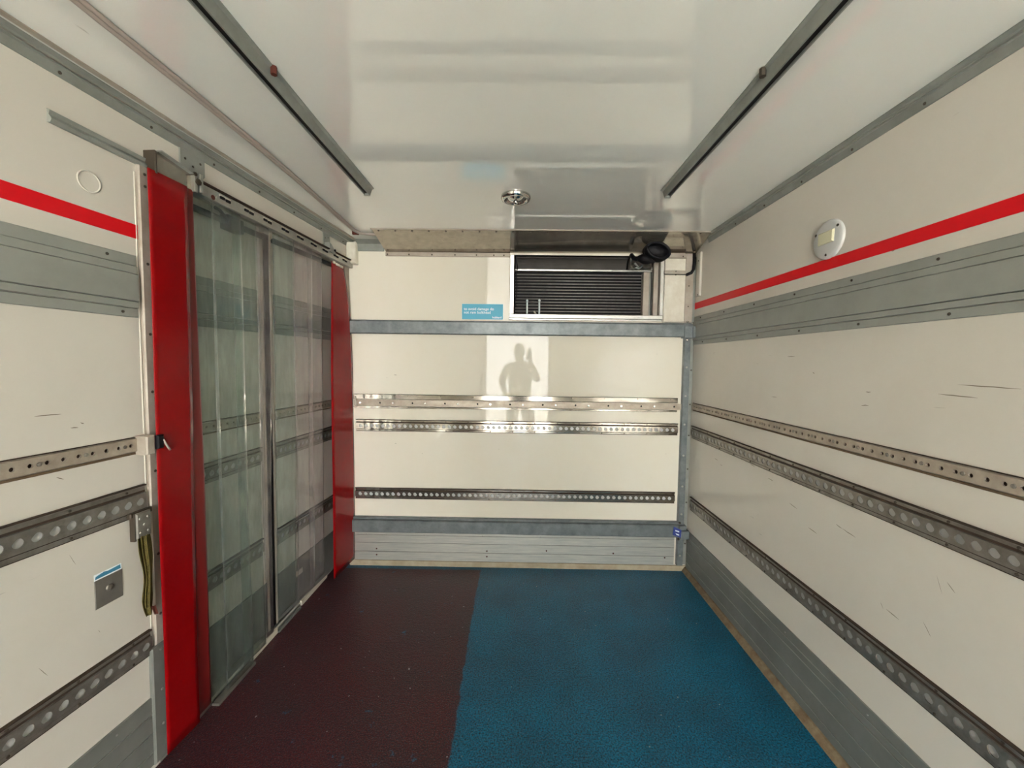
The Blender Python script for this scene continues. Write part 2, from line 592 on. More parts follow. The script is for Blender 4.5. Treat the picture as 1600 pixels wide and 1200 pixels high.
def cargo_rail(fr, a0, a1, z0, z1, label, m, mirror=False, base_out=0.0, as_part=None, group=None, screws=True):
    """steel load-restraint rail: two flat flanges, raised centre channel with a row of round holes"""
    bo = base_out
    h = z1 - z0
    fl = 0.20 * h
    if as_part:
        t, par = as_part
        root = bpy.data.objects.new('cargo_rail', None)
        COL.objects.link(root)
        root.parent = par or t.o
        P = lambda nm, mb, mm: t.part(nm, mb, mm, parent=root)
    else:
        t = Thing('cargo_rail', fr, (a0, bo, z0), label, 'cargo rail', group)
        root = t.o
        P = lambda nm, mb, mm: t.part(nm, mb, mm)
    top = MB()
    top.bbox(a0, a1, bo, bo + 0.005, z1 - fl, z1, 0.0015)
    top.bbox(a0, a1, bo, bo + 0.012, z1 - 0.004, z1, 0.001)
    P('flange', top, m)
    bot = MB()
    bot.bbox(a0, a1, bo, bo + 0.005, z0, z0 + fl * 0.8, 0.0015)
    P('flange', bot, m)
    ch = MB()
    c0, c1 = z0 + fl * 0.8 + 0.003, z1 - fl - 0.006
    ch.add([(a0, bo, c0 - 0.003), (a1, bo, c0 - 0.003), (a1, bo + 0.011, c0), (a0, bo + 0.011, c0)], [(0, 1, 2, 3)])
    ch.add([(a0, bo + 0.011, c1), (a1, bo + 0.011, c1), (a1, bo, c1 + 0.003), (a0, bo, c1 + 0.003)], [(0, 1, 2, 3)])
    for a in (a0, a1):
        ch.add([(a, bo, c0 - 0.003), (a, bo + 0.011, c0), (a, bo + 0.011, c1), (a, bo, c1 + 0.003)], [(0, 1, 2, 3)])
    perforated(ch, a0, a1, c0, c1, bo + 0.011, 0.0395, 0.0130, 0.003, 16, cut=((PI * 0.75 if mirror else PI * 0.25), 0.78))
    P('hole_channel', ch, m)
    P('added_hole_backing', MB().box(a0 + 0.001, a1 - 0.001, bo, bo + 0.004, c0 + 0.003, c1 - 0.003), M['lampgrey'])  # pale insert added so the shaded holes look bright
    P('groove_shade_bar', MB().box(a0 + 0.001, a1 - 0.001, bo, bo + 0.0056, z1 - fl - 0.0060, z1 - fl + 0.0022), M['grime'])  # black bars painted in for the shade of the grooves
    P('groove_shade_bar', MB().box(a0 + 0.001, a1 - 0.001, bo, bo + 0.0056, z0 + fl * 0.8 - 0.0014, z0 + fl * 0.8 + 0.0026), M['grime'])
    P('edge_grime', MB().box(a0, a1, bo, bo + 0.0125, z1 - 0.001, z1 + 0.0024), M['grime'])
    P('edge_grime', MB().box(a0, a1, bo, bo + 0.0040, z0 - 0.0022, z0), M['grime'])
    if screws:
        k = int((a1 - a0) / 0.158)
        sp = [(a0 + 0.06 + 0.158 * i, bo + 0.005, z1 - fl * 0.6) for i in range(k)] + \
             [(a0 + 0.06 + 0.158 * i, bo + 0.005, z0 + fl * 0.4) for i in range(k)]
        t.copies('rivet', screw_mb(0.0045, 0.003), M['screw'], sp, parent=root)
    return t


def lash_track(fr, a0, a1, z0, z1, label, as_part=None, base_out=0.0):
    """flat track with small round holes in threes and screws between"""
    bo = base_out
    if as_part:
        t, par = as_part
        root = bpy.data.objects.new('lashing_rail', None)
        COL.objects.link(root)
        root.parent = par or t.o
    else:
        t = Thing('lashing_rail', fr, (a0, bo, z0), label, 'cargo rail')
        root = t.o
    mb = MB()
    out = bo + 0.010
    mb.add([(a0, bo, z0), (a1, bo, z0), (a1, out, z0 + 0.006), (a0, out, z0 + 0.006)], [(0, 1, 2, 3)])
    mb.add([(a0, out, z1 - 0.004), (a1, out, z1 - 0.004), (a1, bo, z1), (a0, bo, z1)], [(0, 1, 2, 3)])
    for a in (a0, a1):
        mb.add([(a, bo, z0), (a, out, z0 + 0.006), (a, out, z1 - 0.004), (a, bo, z1)], [(0, 1, 2, 3)])
    cs = perforated(mb, a0, a1, z0 + 0.006, z1 - 0.004, out, 0.037, 0.0062, 0.006, 16)
    t.part('track_plate', mb, M['track'], parent=root)
    t.part('added_hole_backing', MB().box(a0 + 0.002, a1 - 0.002, bo, bo + 0.002, z0 + 0.008, z1 - 0.008), M['grime'], parent=root)  # dark sheet added for the shade inside the holes
    sp = [((cs[i] + cs[i + 1]) / 2, out, (z0 + z1) / 2 + 0.001) for i in range(1, len(cs) - 1, 3)]
    if as_part is None:
        t.copies('screw', screw_mb(0.0068, 0.003), M['rail'], sp, parent=root)
    lip = MB().bbox(a0, a1, bo, bo + 0.004, z0 - 0.006, z0 + 0.001, 0.001)
    t.part('lower_lip', lip, M['brown'], parent=root)
    t.part('edge_grime', MB().box(a0, a1, bo, bo + 0.005, z1 - 0.0005, z1 + 0.0018), M['grime'], parent=root)
    return t


def grey_band(fr, a0, a1, z0, z1, label, as_part=None, base_out=0.0):
    """grey ribbed rub band: three slats with grooves between, rivets near both edges"""
    bo = base_out
    if as_part:
        t, par = as_part
        root = bpy.data.objects.new('rub_rail', None)
        COL.objects.link(root)
        root.parent = par or t.o
    else:
        t = Thing('rub_rail', fr, (a0, bo, z0), label, 'wall band')
        root = t.o
    h = z1 - z0
    cuts = [0, 0.155, 0.265, 0.70, 0.825, 1.0]
    for i in range(5):
        b = MB()
        o = (0.006, 0.010, 0.013, 0.010, 0.006)[i] + bo
        b.bbox(a0, a1, bo, o, z0 + cuts[i] * h + 0.0006, z0 + cuts[i + 1] * h - 0.0006, 0.002)
        t.part('slat', b, M['band'], parent=root)
    if as_part is None:
        k = int((a1 - a0) / 0.3)
        sp = [(a0 + 0.05 + i * 0.3, bo + 0.006, z0 + 0.08 * h) for i in range(k + 1)] + \
             [(a0 + 0.09 + i * 0.3, bo + 0.006, z1 - 0.08 * h) for i in range(k + 1)]
        t.copies('screw', screw_mb(0.005, 0.003), M['screw'], sp, parent=root)
    return t


# ================================================================== SHELL
# floor
fl = Thing('floor', FW, (W / 2, 1, 0), kind='structure', mb=MB().box(-0.30, W + 0.1, REAR - 0.1, D + 0.1, -0.12, 0), m=M['floor'])
# ceiling
ce = Thing('ceiling', FW, (W / 2, 1, H), kind='structure', mb=MB().box(-0.45, W + 0.1, REAR - 0.1, D + 0.35, H, H + 0.1), m=M['ceil'])
# right wall
wr = Thing('wall_right', FR, (0, 0, 0), kind='structure', mb=MB().box(REAR - 0.1, D + 0.02, -0.08, 0, 0, H), m=M['wall'])
# left wall: solid towards the rear, header over the side doorway
S1 = 1.425
SEND = (D - REAR) / math.cos(math.atan(0.075)) + 0.1
SR = 3.8
mb = MB()
mb.box(S1, SEND, -0.08, 0, 0, H)
mb.box(-0.06, S1, -0.20, 0, 2.14, H)  # header made deeper to close a daylight leak
mb.box(-0.06, S1 + 0.1, -0.22, -0.15, 0, 2.2)  # unseen backing added behind the doors to block daylight leaks
wl = Thing('wall_left', FL, (0, 0, 0), kind='structure', mb=mb, m=M['wall'])
# reveal at the back end of the side doorway
tr = Thing('trim_1', FL, (0, 0, 0), kind='structure', mb=MB().bbox(-0.03, 0.055, -0.12, -0.004, 0.02, 2.14, 0.003), m=M['frame'])
# bulkhead (back wall) with the evaporator opening, in B coordinates x = W - X
ux0, ux1, uz0, uz1 = W - 2.208, W - 1.180, 1.800, 2.225
mb = MB()
mb.box(-0.05, ux0, -0.06, 0, 0, H)
mb.box(ux1, W + 0.12, -0.06, 0, 0, H)
mb.box(ux0, ux1, -0.06, 0, 0, uz0)
mb.box(ux0, ux1, -0.06, 0, uz1, H)
wb = Thing('wall_back', FB, (0, 0, 0), kind='structure', mb=mb, m=M['bulkhead'])
# rear wall behind the photographer, with its open doorway
mb = MB()
mb.box(-0.45, DOOR[0], REAR - 0.06, REAR, 0, H)
mb.box(DOOR[1], W + 0.05, REAR - 0.06, REAR, 0, H)
mb.box(DOOR[0], DOOR[1], REAR - 0.06, REAR, DOOR[2], H)
Thing('wall_rear', FW, (0, REAR, 0), kind='structure', mb=mb, m=M['wall'])
Thing('ground', FW, (1.2, -6, -1.1), kind='structure', mb=MB().box(-12, 14, -22, REAR - 0.3, -1.2, -1.1), m=M['concrete'])

# corner profiles (aluminium coves) between wall and ceiling
def cove(n, fr, a0, a1, mirror=False):
    prof = [(0, H), (0, H - 0.045), (0.004, H - 0.045), (0.010, H - 0.020), (0.018, H - 0.014), (0.022, H - 0.008), (0.034, H - 0.003), (0.034, H)]
    t = Thing('trim_%d' % n, fr, (a0, 0, H - 0.04), kind='structure', mb=MB().prism(prof, a0, a1, 'x'), m=M['trimgrey'])
    ridge = MB().box(a0, a1, 0.0155, 0.0195, H - 0.0175, H - 0.0125)
    t.part('ridge', ridge, M['alu'])
    k = int((a1 - a0) / 0.26)
    t.copies('screw', screw_mb(0.005, 0.003), M['screw'], [(a0 + 0.1 + 0.26 * i, 0.0065, H - 0.034) for i in range(k)])
    return t


cove(2, FR, REAR, 2.62)
cv = cove(3, FL, 0.0, SEND - 0.1)
# second, beige sealing strip on the ceiling beside the left cove
cv.part('sealant_strip', MB().bbox(0.02, SEND - 0.1, 0.046, 0.066, H - 0.003, H, 0.001), M['frame'])
t = Thing('trim_4', FB, (W - 0.3, 0, 2.24), kind='structure', mb=MB().prism([(0, 2.24), (0.012, 2.24), (0.02, 2.285), (0.05, H), (0, H)], W - 0.285, W - 0.1, 'x'), m=M['trimgrey'])

# baseboards / kick plates
def kick(name, fr, a0, a1, z0, z1, m, lines, scr=True, base_out=0.0, bright=None):
    t = Thing(name, fr, (a0, 0, z0), kind='structure')
    zs = [z0] + lines + [z1]
    for i in range(len(zs) - 1):
        b = MB().bbox(a0, a1, base_out, base_out + 0.006, zs[i] + 0.0008, zs[i + 1] - 0.0008, 0.0015)
        t.part('plate', b, m)
    for z in lines:
        t.part('ridge', MB().bbox(a0, a1, base_out, base_out + 0.0085, z - 0.0015, z + 0.0015, 0.001), bright or M['alu'])
    if scr:
        k = int((a1 - a0) / 0.42)
        sp = [(a0 + 0.12 + i * 0.42, base_out + 0.006, z1 - 0.025) for i in range(k + 1)]
        t.copies('screw', screw_mb(0.004, 0.0025), M['screwb'], [s for s in sp if s[0] < a1])
    return t


kick('baseboard_right', FR, REAR, 2.775, 0.03, 0.305, M['kickgrey'], [0.072, 0.145, 0.23, 0.262])
kick('baseboard_left', FL, 1.468, SEND - 0.1, 0.02, 0.272, M['kickgrey'], [0.07, 0.14, 0.21])
kb = kick('baseboard_back', FB, 0.085, W - 0.045, 0.036, 0.250, M['kick'], [0.10, 0.165, 0.222])
kb.copies('scuffed_rivet', screw_mb(0.006, 0.003), M['rust'], [(W - 1.93, 0.006, 0.115), (W - 2.30, 0.006, 0.09), (W - 0.22, 0.006, 0.12), (W - 0.22, 0.006, 0.075), (W - 1.02, 0.006, 0.115), (W - 1.02, 0.006, 0.075), (W - 1.45, 0.006, 0.125)])
# sealant fillet round the floor
Thing('trim_5', FR, (REAR, 0, 0), kind='structure', mb=MB().prism([(0, 0), (0.030, 0), (0.028, 0.006), (0.010, 0.026), (0, 0.030)], REAR, D, 'x'), m=M['caulk'])
Thing('trim_6', FB, (0, 0, 0), kind='structure', mb=MB().prism([(0, 0), (0.016, 0), (0.015, 0.012), (0.008, 0.032), (0, 0.036)], 0.0, W - 0.03, 'x'), m=M['sill'])

# red stripes
Thing('red_stripe', FR, (0, 0, 1.86), 'long red adhesive stripe along the right wall above the grey band', 'stripe',
      mb=MB().box(RE, 2.795, 0, 0.0012, 1.861, 1.905), m=M['redtape'])
Thing('red_stripe', FL, (1.45, 0, 1.87), 'red adhesive stripe on the left wall ending at the door frame', 'stripe',
      mb=MB().box(1.452, SR, 0, 0.0012, 1.878, 1.924), m=M['redtape'])

# scuffs: short dark rub marks on the panels
def scuffs(t, spots):
    rnd = random.Random(11)
    mb = MB()
    for (a, z, ln, ang) in spots:
        n = 5
        vs = []
        for i in range(n + 1):
            u = i / n - 0.5
            w = 0.0012 * (1 - abs(2 * u) ** 2) + 0.0003
            x = a + math.cos(ang) * ln * u
            y = z + math.sin(ang) * ln * u + rnd.uniform(-0.0006, 0.0006)
            vs += [(x, 0.0004, y - w), (x, 0.0004, y + w)]
        mb.add(vs, [(2 * i, 2 * i + 2, 2 * i + 3, 2 * i + 1) for i in range(n)])
    return t.part('scuff', mb, M['scuffmark'], kind='stuff')


scuffs(wr, [(1.262, 0.676, 0.045, 0.15), (1.30, 0.682, 0.02, 1.0), (1.445, 0.866, 0.06, 0.12), (1.49, 0.872, 0.03, 0.2), (1.74, 0.86, 0.05, 0.15), (1.90, 0.93, 0.04, 0.1), (2.05, 0.96, 0.04, 0.12),
            (1.62, 0.80, 0.05, 0.1), (1.40, 1.39, 0.02, 0), (1.66, 1.45, 0.012, 0.3), (1.41, 1.342, 0.03, -0.1), (1.05, 1.43, 0.14, 0.02), (1.12, 1.40, 0.1, 0.03), (1.60, 0.74, 0.05, 1.5),
            (1.80, 1.52, 0.05, 0), (1.13, 0.85, 0.05, 1.2), (1.10, 0.86, 0.03, 0.7), (1.155, 0.70, 0.04, 0.9), (1.34, 1.86, 0.012, 0), (2.42, 0.90, 0.04, 0.1), (2.36, 0.88, 0.02, 0.1)])
scuffs(wl, [(1.72, 1.315, 0.06, 0.02), (1.66, 1.27, 0.02, 0.1), (1.64, 1.28, 0.01, 0.4), (1.60, 0.80, 0.01, 1.0), (1.76, 0.60, 0.04, 1.1), (1.70, 0.50, 0.02, 0.9), (1.62, 0.62, 0.012, 1.2), (1.70, 1.13, 0.02, 0.5), (1.68, 0.88, 0.04, 1.2)])
scuffs(wb, [(W - 0.36, 1.38, 0.02, 0.1), (W - 0.30, 1.36, 0.004, 0), (W - 0.36, 0.89, 0.014, 0.1), (W - 1.30, 0.85, 0.006, 1.3), (W - 1.10, 0.86, 0.004, 0.2), (W - 2.20, 1.55, 0.012, 1.3), (W - 0.55, 0.82, 0.004, 0)])

# rub bands
grey_band(FR, RE, 2.795, 1.615, 1.810, 'grey ribbed rub band running the length of the right wall')
grey_band(FL, 1.467, SR, 1.612, 1.820, 'grey ribbed rub band on the left wall near the red strip')

# rails on the side walls
lash_track(FR, RE, 2.760, 1.165, 1.213, 'narrow track with small dark holes, uppermost on the right wall')
lash_track(FL, 1.443, SR, 1.158, 1.209, 'narrow track with small dark holes, uppermost on the left wall')
cargo_rail(FR, RE, 2.762, 0.970, 1.053, 'dark steel rail with round holes, middle one on the right wall', M['rail'], True)
cargo_rail(FR, RE, 2.742, 0.466, 0.556, 'dark steel rail with round holes, lowest on the right wall above the kick plate', M['rail'], True)
cargo_rail(FL, 1.467, SR, 0.940, 1.041, 'dark steel rail with round holes, middle one on the left wall, strap at its end', M['rail'])
cargo_rail(FL, 1.467, SR, 0.430, 0.520, 'dark steel rail with round holes, lowest on the left wall', M['rail'])
# rails on the bulkhead
cargo_rail(FB, W - 2.361, W - 0.079, 0.980, 1.060, 'bright steel rail with round holes, upper of two on the bulkhead', M['railbright'], True)
cargo_rail(FB, W - 2.356, W - 0.069, 0.490, 0.567, 'bright steel rail with round holes, lower of two on the bulkhead', M['railbright'], True)
# bulkhead track
t = Thing('lashing_rail', FB, (W - 2.39, 0, 1.143), 'bright bulkhead track with a polished upper flange and sparse black holes', 'cargo rail')
t.part('upper_flange', MB().bbox(W - 2.352, W - 0.066, 0, 0.016, 1.207, 1.243, 0.003), M['railbright'])
t.part('lower_flange', MB().bbox(W - 2.352, W - 0.066, 0, 0.006, 1.143, 1.157, 0.002), M['railbright'])
mb = MB()
perforated(mb, W - 2.40, W - 0.066, 1.160, 1.203, 0.010, 0.1155, 0.0072, 0.006, 16, every=2, phase=0)
t.part('track_plate', mb, M['track'])
t.part('added_hole_backing', MB().box(W - 2.395, W - 0.07, 0, 0.002, 1.163, 1.200), M['coil'])  # black sheet standing in for shade inside the holes
t.copies('screw', MB().lathe((0, 0, 0), (0, 1, 0), [(0.008, 0), (0.008, 0.002), (0.0055, 0.003), (0.0055, 0.001), (0.0001, 0.001)], 12), M['chrome'],
         [(W - 2.40 + 0.0365 + 0.1155 * (1.5 + 2 * i), 0.010, 1.181) for i in range(10)])
t.copies('rivet', screw_mb(0.0035, 0.002), M['screw'], [(W - 2.30 + 0.231 * i, 0.016, 1.232) for i in range(10)] + [(W - 2.30 + 0.231 * i, 0.006, 1.150) for i in range(10)])


# ------------------------------------------------------------------ bulkhead steelwork
def beam(z0, z1, x0, x1, out, label, top):
    t = Thing('cross_beam', FB, (W - x1, 0, z0), label, 'beam')
    prof = [(0, z0), (out - 0.006, z0), (out, z0 + 0.006), (out, z1 - 0.006), (out - 0.006, z1), (0, z1)]
    t.part('beam_profile', MB().prism(prof, W - x1, W - x0, 'x'), M['galv'])
    t.part('top_lip', MB().bbox(W - x1, W - x0, 0, out * 0.6, z1, z1 + top, 0.002), M['galv'])
    return t


bt = beam(1.668, 1.758, 0.045, 2.425, 0.045, 'galvanised cross beam on the bulkhead just under the cooling unit', 0.006)
bt.part('end_bracket', MB().bbox(0.0, 0.085, 0.0, 0.052, 1.660, 1.745, 0.004).bbox(0.0, 0.03, 0.045, 0.062, 1.665, 1.735, 0.002), M['galv'])
bt.copies('bolt', MB().cyl((0, 0, 0), 0.008, (0, 1, 0), 0.01, 8, 0.006, 0.003), M['chrome'], [(0.062, 0.04, 1.648), (0.058, 0.03, 1.772)], True)
lb = beam(0.255, 0.345, 0.045, 2.385, 0.045, 'galvanised cross beam on the bulkhead low above the kick plate', 0.016)
lb.part('end_bracket', MB().bbox(0.010, 0.070, 0.0, 0.075, 0.255, 0.315, 0.004).bbox(0.025, 0.075, 0, 0.06, 0.315, 0.345, 0.004), M['galv'])
lb.copies('bolt', MB().cyl((0, 0, 0), 0.008, (0, 1, 0), 0.01, 8, 0.006, 0.003), M['screw'], [(0.062, 0.03, 0.358), (0.075, 0.045, 0.246)], True)
# blue tag on the bracket
t = Thing('small_tag', FB, (0.09, 0.062, 0.27), 'small dark blue tag with white marks at the right end of the lower beam', 'tag',
          mb=MB().add([(0.068, 0.079, 0.325), (0.114, 0.062, 0.342), (0.121, 0.062, 0.284), (0.071, 0.079, 0.270),
                       (0.068, 0.077, 0.325), (0.114, 0.060, 0.342), (0.121, 0.060, 0.284), (0.071, 0.077, 0.270)],
                      [(0, 1, 2, 3), (7, 6, 5, 4), (0, 4, 5, 1), (1, 5, 6, 2), (2, 6, 7, 3), (3, 7, 4, 0)]), m=M['bluetag'])
for z in (0.316, 0.293):
    t.part('white_mark', MB().add([(0.082, 0.0755, z), (0.106, 0.0667, z + 0.006), (0.106, 0.0667, z - 0.004), (0.082, 0.0755, z - 0.009)], [(0, 1, 2, 3)]), M['whiteprint'])
# corner post (right)
t = Thing('corner_post', FB, (0, 0, 0.05), 'galvanised upright post in the right corner beside the bulkhead, below the upper beam', 'post')
t.part('front_flange', MB().bbox(0.030, 0.072, 0, 0.030, 0.045, 1.662, 0.003), M['galv'])
t.part('side_channel', MB().bbox(0.001, 0.029, 0, 0.012, 0.045, 1.662, 0.002), M['trimgrey'])
t.copies('bolt_head', MB().cyl((0, 0, 0), 0.008, (0, 1, 0), 0.003, 6, 0.007, 0.001), M['screwb'], [(0.052, 0.03, z) for z in (0.12, 0.42, 0.62, 0.84, 1.06, 1.26, 1.46)])
t.copies('bolt_head', MB().cyl((0, 0, 0), 0.006, (0, 1, 0), 0.003, 6, 0.005, 0.001), M['screw'], [(0.012, 0.012, z) for z in (0.2, 0.5, 0.74, 0.98, 1.2, 1.44)])
t = Thing('corner_post', FB, (0, 0, 1.76), 'pale upright corner strip behind the cable, above the upper beam', 'post')
t.part('front_flange', MB().bbox(0.022, 0.078, 0, 0.020, 1.772, 2.24, 0.003), M['frame'])
t.part('side_channel', MB().bbox(0.002, 0.020, 0, 0.012, 1.772, 2.22, 0.002), M['trimgrey'])
t.copies('screw', screw_mb(0.005), M['screw'], [(0.052, 0.02, z) for z in (1.88, 2.02)])
# cover strip on the right wall near the corner
t = Thing('corner_cover', FR, (2.74, 0, 1.94), 'narrow cream cover strip screwed to the right wall at the top back corner', 'cover',
          mb=MB().bbox(2.712, 2.772, 0, 0.012, 1.943, 2.235, 0.003), m=M['wall'])
t.copies('screw', screw_mb(0.006), M['screw'], [(2.738, 0.012, 2.18), (2.732, 0.012, 1.952)])
# cable box
t = Thing('cable_box', FB, (0.15, 0, 1.77), 'cream sheet cover box between the cooling unit and the right corner', 'box')
t.part('lower_cover', MB().bbox(W - 2.370, W - 2.226, 0, 0.030, 1.770, 2.093, 0.004), M['white'])
t.part('upper_cover', MB().bbox(W - 2.368, W - 2.226, 0, 0.030, 2.122, 2.205, 0.004), M['white'])
t.part('joint_strip', MB().bbox(W - 2.374, W - 2.222, 0, 0.034, 2.097, 2.120, 0.002), M['frame'])
t.part('top_bracket', MB().bbox(W - 2.368, W - 2.240, 0, 0.036, 2.206, 2.232, 0.002), M['frame'])
t.copies('screw', screw_mb(0.005), M['screw'], [(W - 2.30, 0.034, 2.116), (W - 2.30, 0.034, 2.092), (W - 2.345, 0.036, 2.216), (W - 2.245, 0.036, 2.212)])
# black cable in the corner
pts = [(0.028, 0.03, 2.24), (0.026, 0.032, 2.18), (0.030, 0.034, 2.13), (0.045, 0.036, 2.105), (0.078, 0.034, 2.092)]
Thing('black_cable', FB, pts[0], 'black cable bending out of the box in the top right corner', 'cable', mb=MB().tube(pts, 0.010, 10), m=M['black'], smooth=True)

# sign
t = Thing('warning_sign', FB, (W - 0.974, 0, 1.775), 'blue sign with white lettering left of the cooling unit', 'sign')
t.part('panel', MB().box(W - 1.1175, W - 0.8305, 0, 0.0025, 1.7775, 1.884), M['blue'])
t.part('border', MB().box(W - 1.1185, W - 0.8295, 0, 0.0018, 1.7765, 1.885), M['whiteprint'])


def text(th, s, x, z, size, out, m, align='LEFT'):
    cu = bpy.data.curves.new('lettering', 'FONT')
    cu.body = s
    cu.size = size
    cu.extrude = 0.0003
    cu.offset = 0.0004
    cu.align_x = align
    tmp = bpy.data.objects.new('tmp_text', cu)
    COL.objects.link(tmp)
    bpy.context.view_layer.update()
    me = bpy.data.meshes.new_from_object(tmp.evaluated_get(bpy.context.evaluated_depsgraph_get()))
    bpy.data.objects.remove(tmp)
    me.materials.clear()
    me.materials.append(m)
    me.name = 'lettering'
    o = bpy.data.objects.new('lettering', me)
    COL.objects.link(o)
    o.parent = th.o
    o.matrix_local = Matrix.Translation(Vector((x, out, z)) - th.base) @ Matrix.Rotation(PI, 4, 'Z') @ Matrix.Rotation(PI / 2, 4, 'X')
    return o


text(t, 'to avoid damage do', W - 0.843, 1.841, 0.0265, 0.0032, M['whiteprint'])
text(t, 'not ram bulkhead', W - 0.843, 1.817, 0.0265, 0.0032, M['whiteprint'])
text(t, 'hubbard', W - 1.108, 1.786, 0.0195, 0.0032, M['whiteprint'], 'RIGHT')

# ------------------------------------------------------------------ cooling unit
cu = Thing('cooling_unit', FB, (W - 1.69, 0, 1.78), 'recessed cooling unit with dark horizontal coil tubes, top of the bulkhead', 'cooler')
fx0, fx1, fz0, fz1 = W - 2.226, W - 1.163, 1.776, 2.222
f1 = MB().bbox(fx0, fx1, 0, 0.020, fz0 + 0.012, fz0 + 0.040, 0.003)
cu.part('frame_rail', f1, M['alu'])
cu.part('frame_rail', MB().bbox(fx0 - 0.004, fx1 + 0.004, 0, 0.012, fz0, fz0 + 0.0115, 0.002), M['alu'])
cu.part('frame_side', MB().bbox(fx0, fx0 + 0.026, 0, 0.020, fz0 + 0.040, fz1, 0.003), M['alu'])
cu.part('frame_side', MB().bbox(fx1 - 0.030, fx1, 0, 0.020, fz0 + 0.040, fz1, 0.003), M['alu'])
# duct housing behind
ob = MB()
y0, y1 = -0.42, 0.0
X0, X1, Z0, Z1 = ux0, ux1, uz0, uz1
ob.add([(X0, y0, Z0), (X1, y0, Z0), (X1, y0, Z1), (X0, y0, Z1), (X0, y1, Z0), (X1, y1, Z0), (X1, y1, Z1), (X0, y1, Z1)],
       [(0, 1, 2, 3), (0, 4, 5, 1), (3, 2, 6, 7), (0, 3, 7, 4), (1, 5, 6, 2)])
cu.part('duct_housing', ob, M['void'])
# curved dark duct hood above the coil
hood = [(-0.40, 2.132), (-0.10, 2.132)] + [(-0.10 + 0.06 * (1 - math.cos(PI / 2 * i / 6)), 2.135 + 0.082 * math.sin(PI / 2 * i / 6)) for i in range(7)] + [(-0.035, 2.2235), (-0.40, 2.2235)]
cu.part('duct_hood', MB().prism(hood, W - 1.995, W - 1.20, 'x'), M['void'])
cu.part('shelf_edge', MB().bbox(W - 2.150, W - 1.200, -0.035, -0.006, 2.118, 2.131, 0.002), M['alu'])
cu.part('coil_backing', MB().box(W - 2.092, W - 1.200, -0.09, -0.05, 1.812, 2.117), M['coil'])
nt_ = 14
cu.copies('coil_tube', MB().tube([(-0.444, 0, 0), (0.444, 0, 0)], 0.0036, 8), M['tube'],
          [(W - 1.646, -0.040, 1.822 + i * (2.100 - 1.822) / (nt_ - 1)) for i in range(nt_)], True)
cu.part('side_plate', MB().bbox(W - 2.135, W - 2.094, -0.06, -0.008, 1.812, 2.117, 0.002), M['frame'])
cu.part('side_plate', MB().bbox(W - 2.158, W - 2.137, -0.06, -0.018, 1.812, 2.117, 0.002), M['trimgrey'])
cu.part('side_plate', MB().bbox(W - 2.198, W - 2.165, -0.06, -0.010, 1.812, 2.215, 0.002), M['frame'])
cu.part('upper_side_plate', MB().bbox(W - 2.158, W - 1.997, -0.06, -0.010, 2.131, 2.222, 0.002), M['steel'])
cu.part('inner_ledge', MB().bbox(W - 2.198, W - 1.200, -0.06, -0.004, 1.803, 1.815, 0.002), M['alu'])
# two short white pipe ends standing in front of the coil
for (x, z, lean) in ((1.286, 1.925, 0), (1.372, 1.928, 0)):
    p = MB()
    p.tube([(W - x, -0.022, 1.815), (W - x, -0.022, z - 0.022)], 0.0065, 10)
    p.lathe((W - x, -0.022, z - 0.020), (0, 0, 1), [(0.0001, 0), (0.0075, 0.003), (0.0085, 0.009), (0.0065, 0.016), (0.0001, 0.02)], 10)
    cu.part('pipe_end', p, M['whiteprint'], True)
cu.part('cable_tie', MB().tube([(W - 1.352, -0.022, 1.817), (W - 1.334, -0.020, 1.842)], 0.0055, 8), M['white'], True)
cu.part('wire', MB().tube([(W - 1.200, 0.004, 2.215), (W - 1.207, 0.006, 2.18), (W - 1.214, 0.002, 2.14), (W - 1.207, 0.004, 2.08), (W - 1.213, 0.004, 2.02),
                           (W - 1.212, 0.004, 1.95), (W - 1.198, 0.004, 1.89), (W - 1.214, 0.004, 1.87)], 0.0035, 6), M['black'], True)
cu.part('probe_cable', MB().tube([(W - 2.146, -0.012, 2.20), (W - 2.150, -0.012, 2.0), (W - 2.150, -0.012, 1.82)], 0.003, 6), M['black'], True)
# screw strip over the bulkhead
t = Thing('header_strip', FB, (W - 0.73, 0, 2.205), 'thin metal strip with screws along the top of the bulkhead, left of the unit', 'strip',
          mb=MB().bbox(W - 1.163, W - 0.296, 0, 0.010, 2.208, 2.236, 0.002), m=M['frame'])
t.copies('screw', screw_mb(0.006), M['screw'], [(W - x, 0.010, 2.219) for x in (0.31, 0.46, 0.62, 0.78, 0.93, 1.05, 1.12)])

# deflector panel hung under the ceiling: slopes down to the bulkhead
t = Thing('deflector_panel', FW, (1.35, 2.67, 2.27), 'long stained stainless deflector panel sloping from ceiling to bulkhead', 'panel')
a = [(0.292, 2.542, H - 0.001), (2.425, 2.532, H - 0.001), (2.446, D - 0.002, 2.246), (0.300, D - 0.002, 2.236)]
b = [(x, y, z - 0.002) for (x, y, z) in a]
t.part('sheet', MB().add(a + b, [(0, 1, 2, 3), (7, 6, 5, 4), (0, 4, 5, 1), (1, 5, 6, 2), (2, 6, 7, 3), (3, 7, 4, 0)]), M['steel'])
t.part('front_lip', MB().box(0.286, 2.428, 2.531, 2.541, H - 0.005, H), M['frame'])
t.copies('screw', MB().cyl((0, 0, -0.003), 0.006, (0, 0, 1), 0.003, 8), M['screw'], [(0.33 + 0.107 * i, 2.556, H - 0.0068) for i in range(20)])

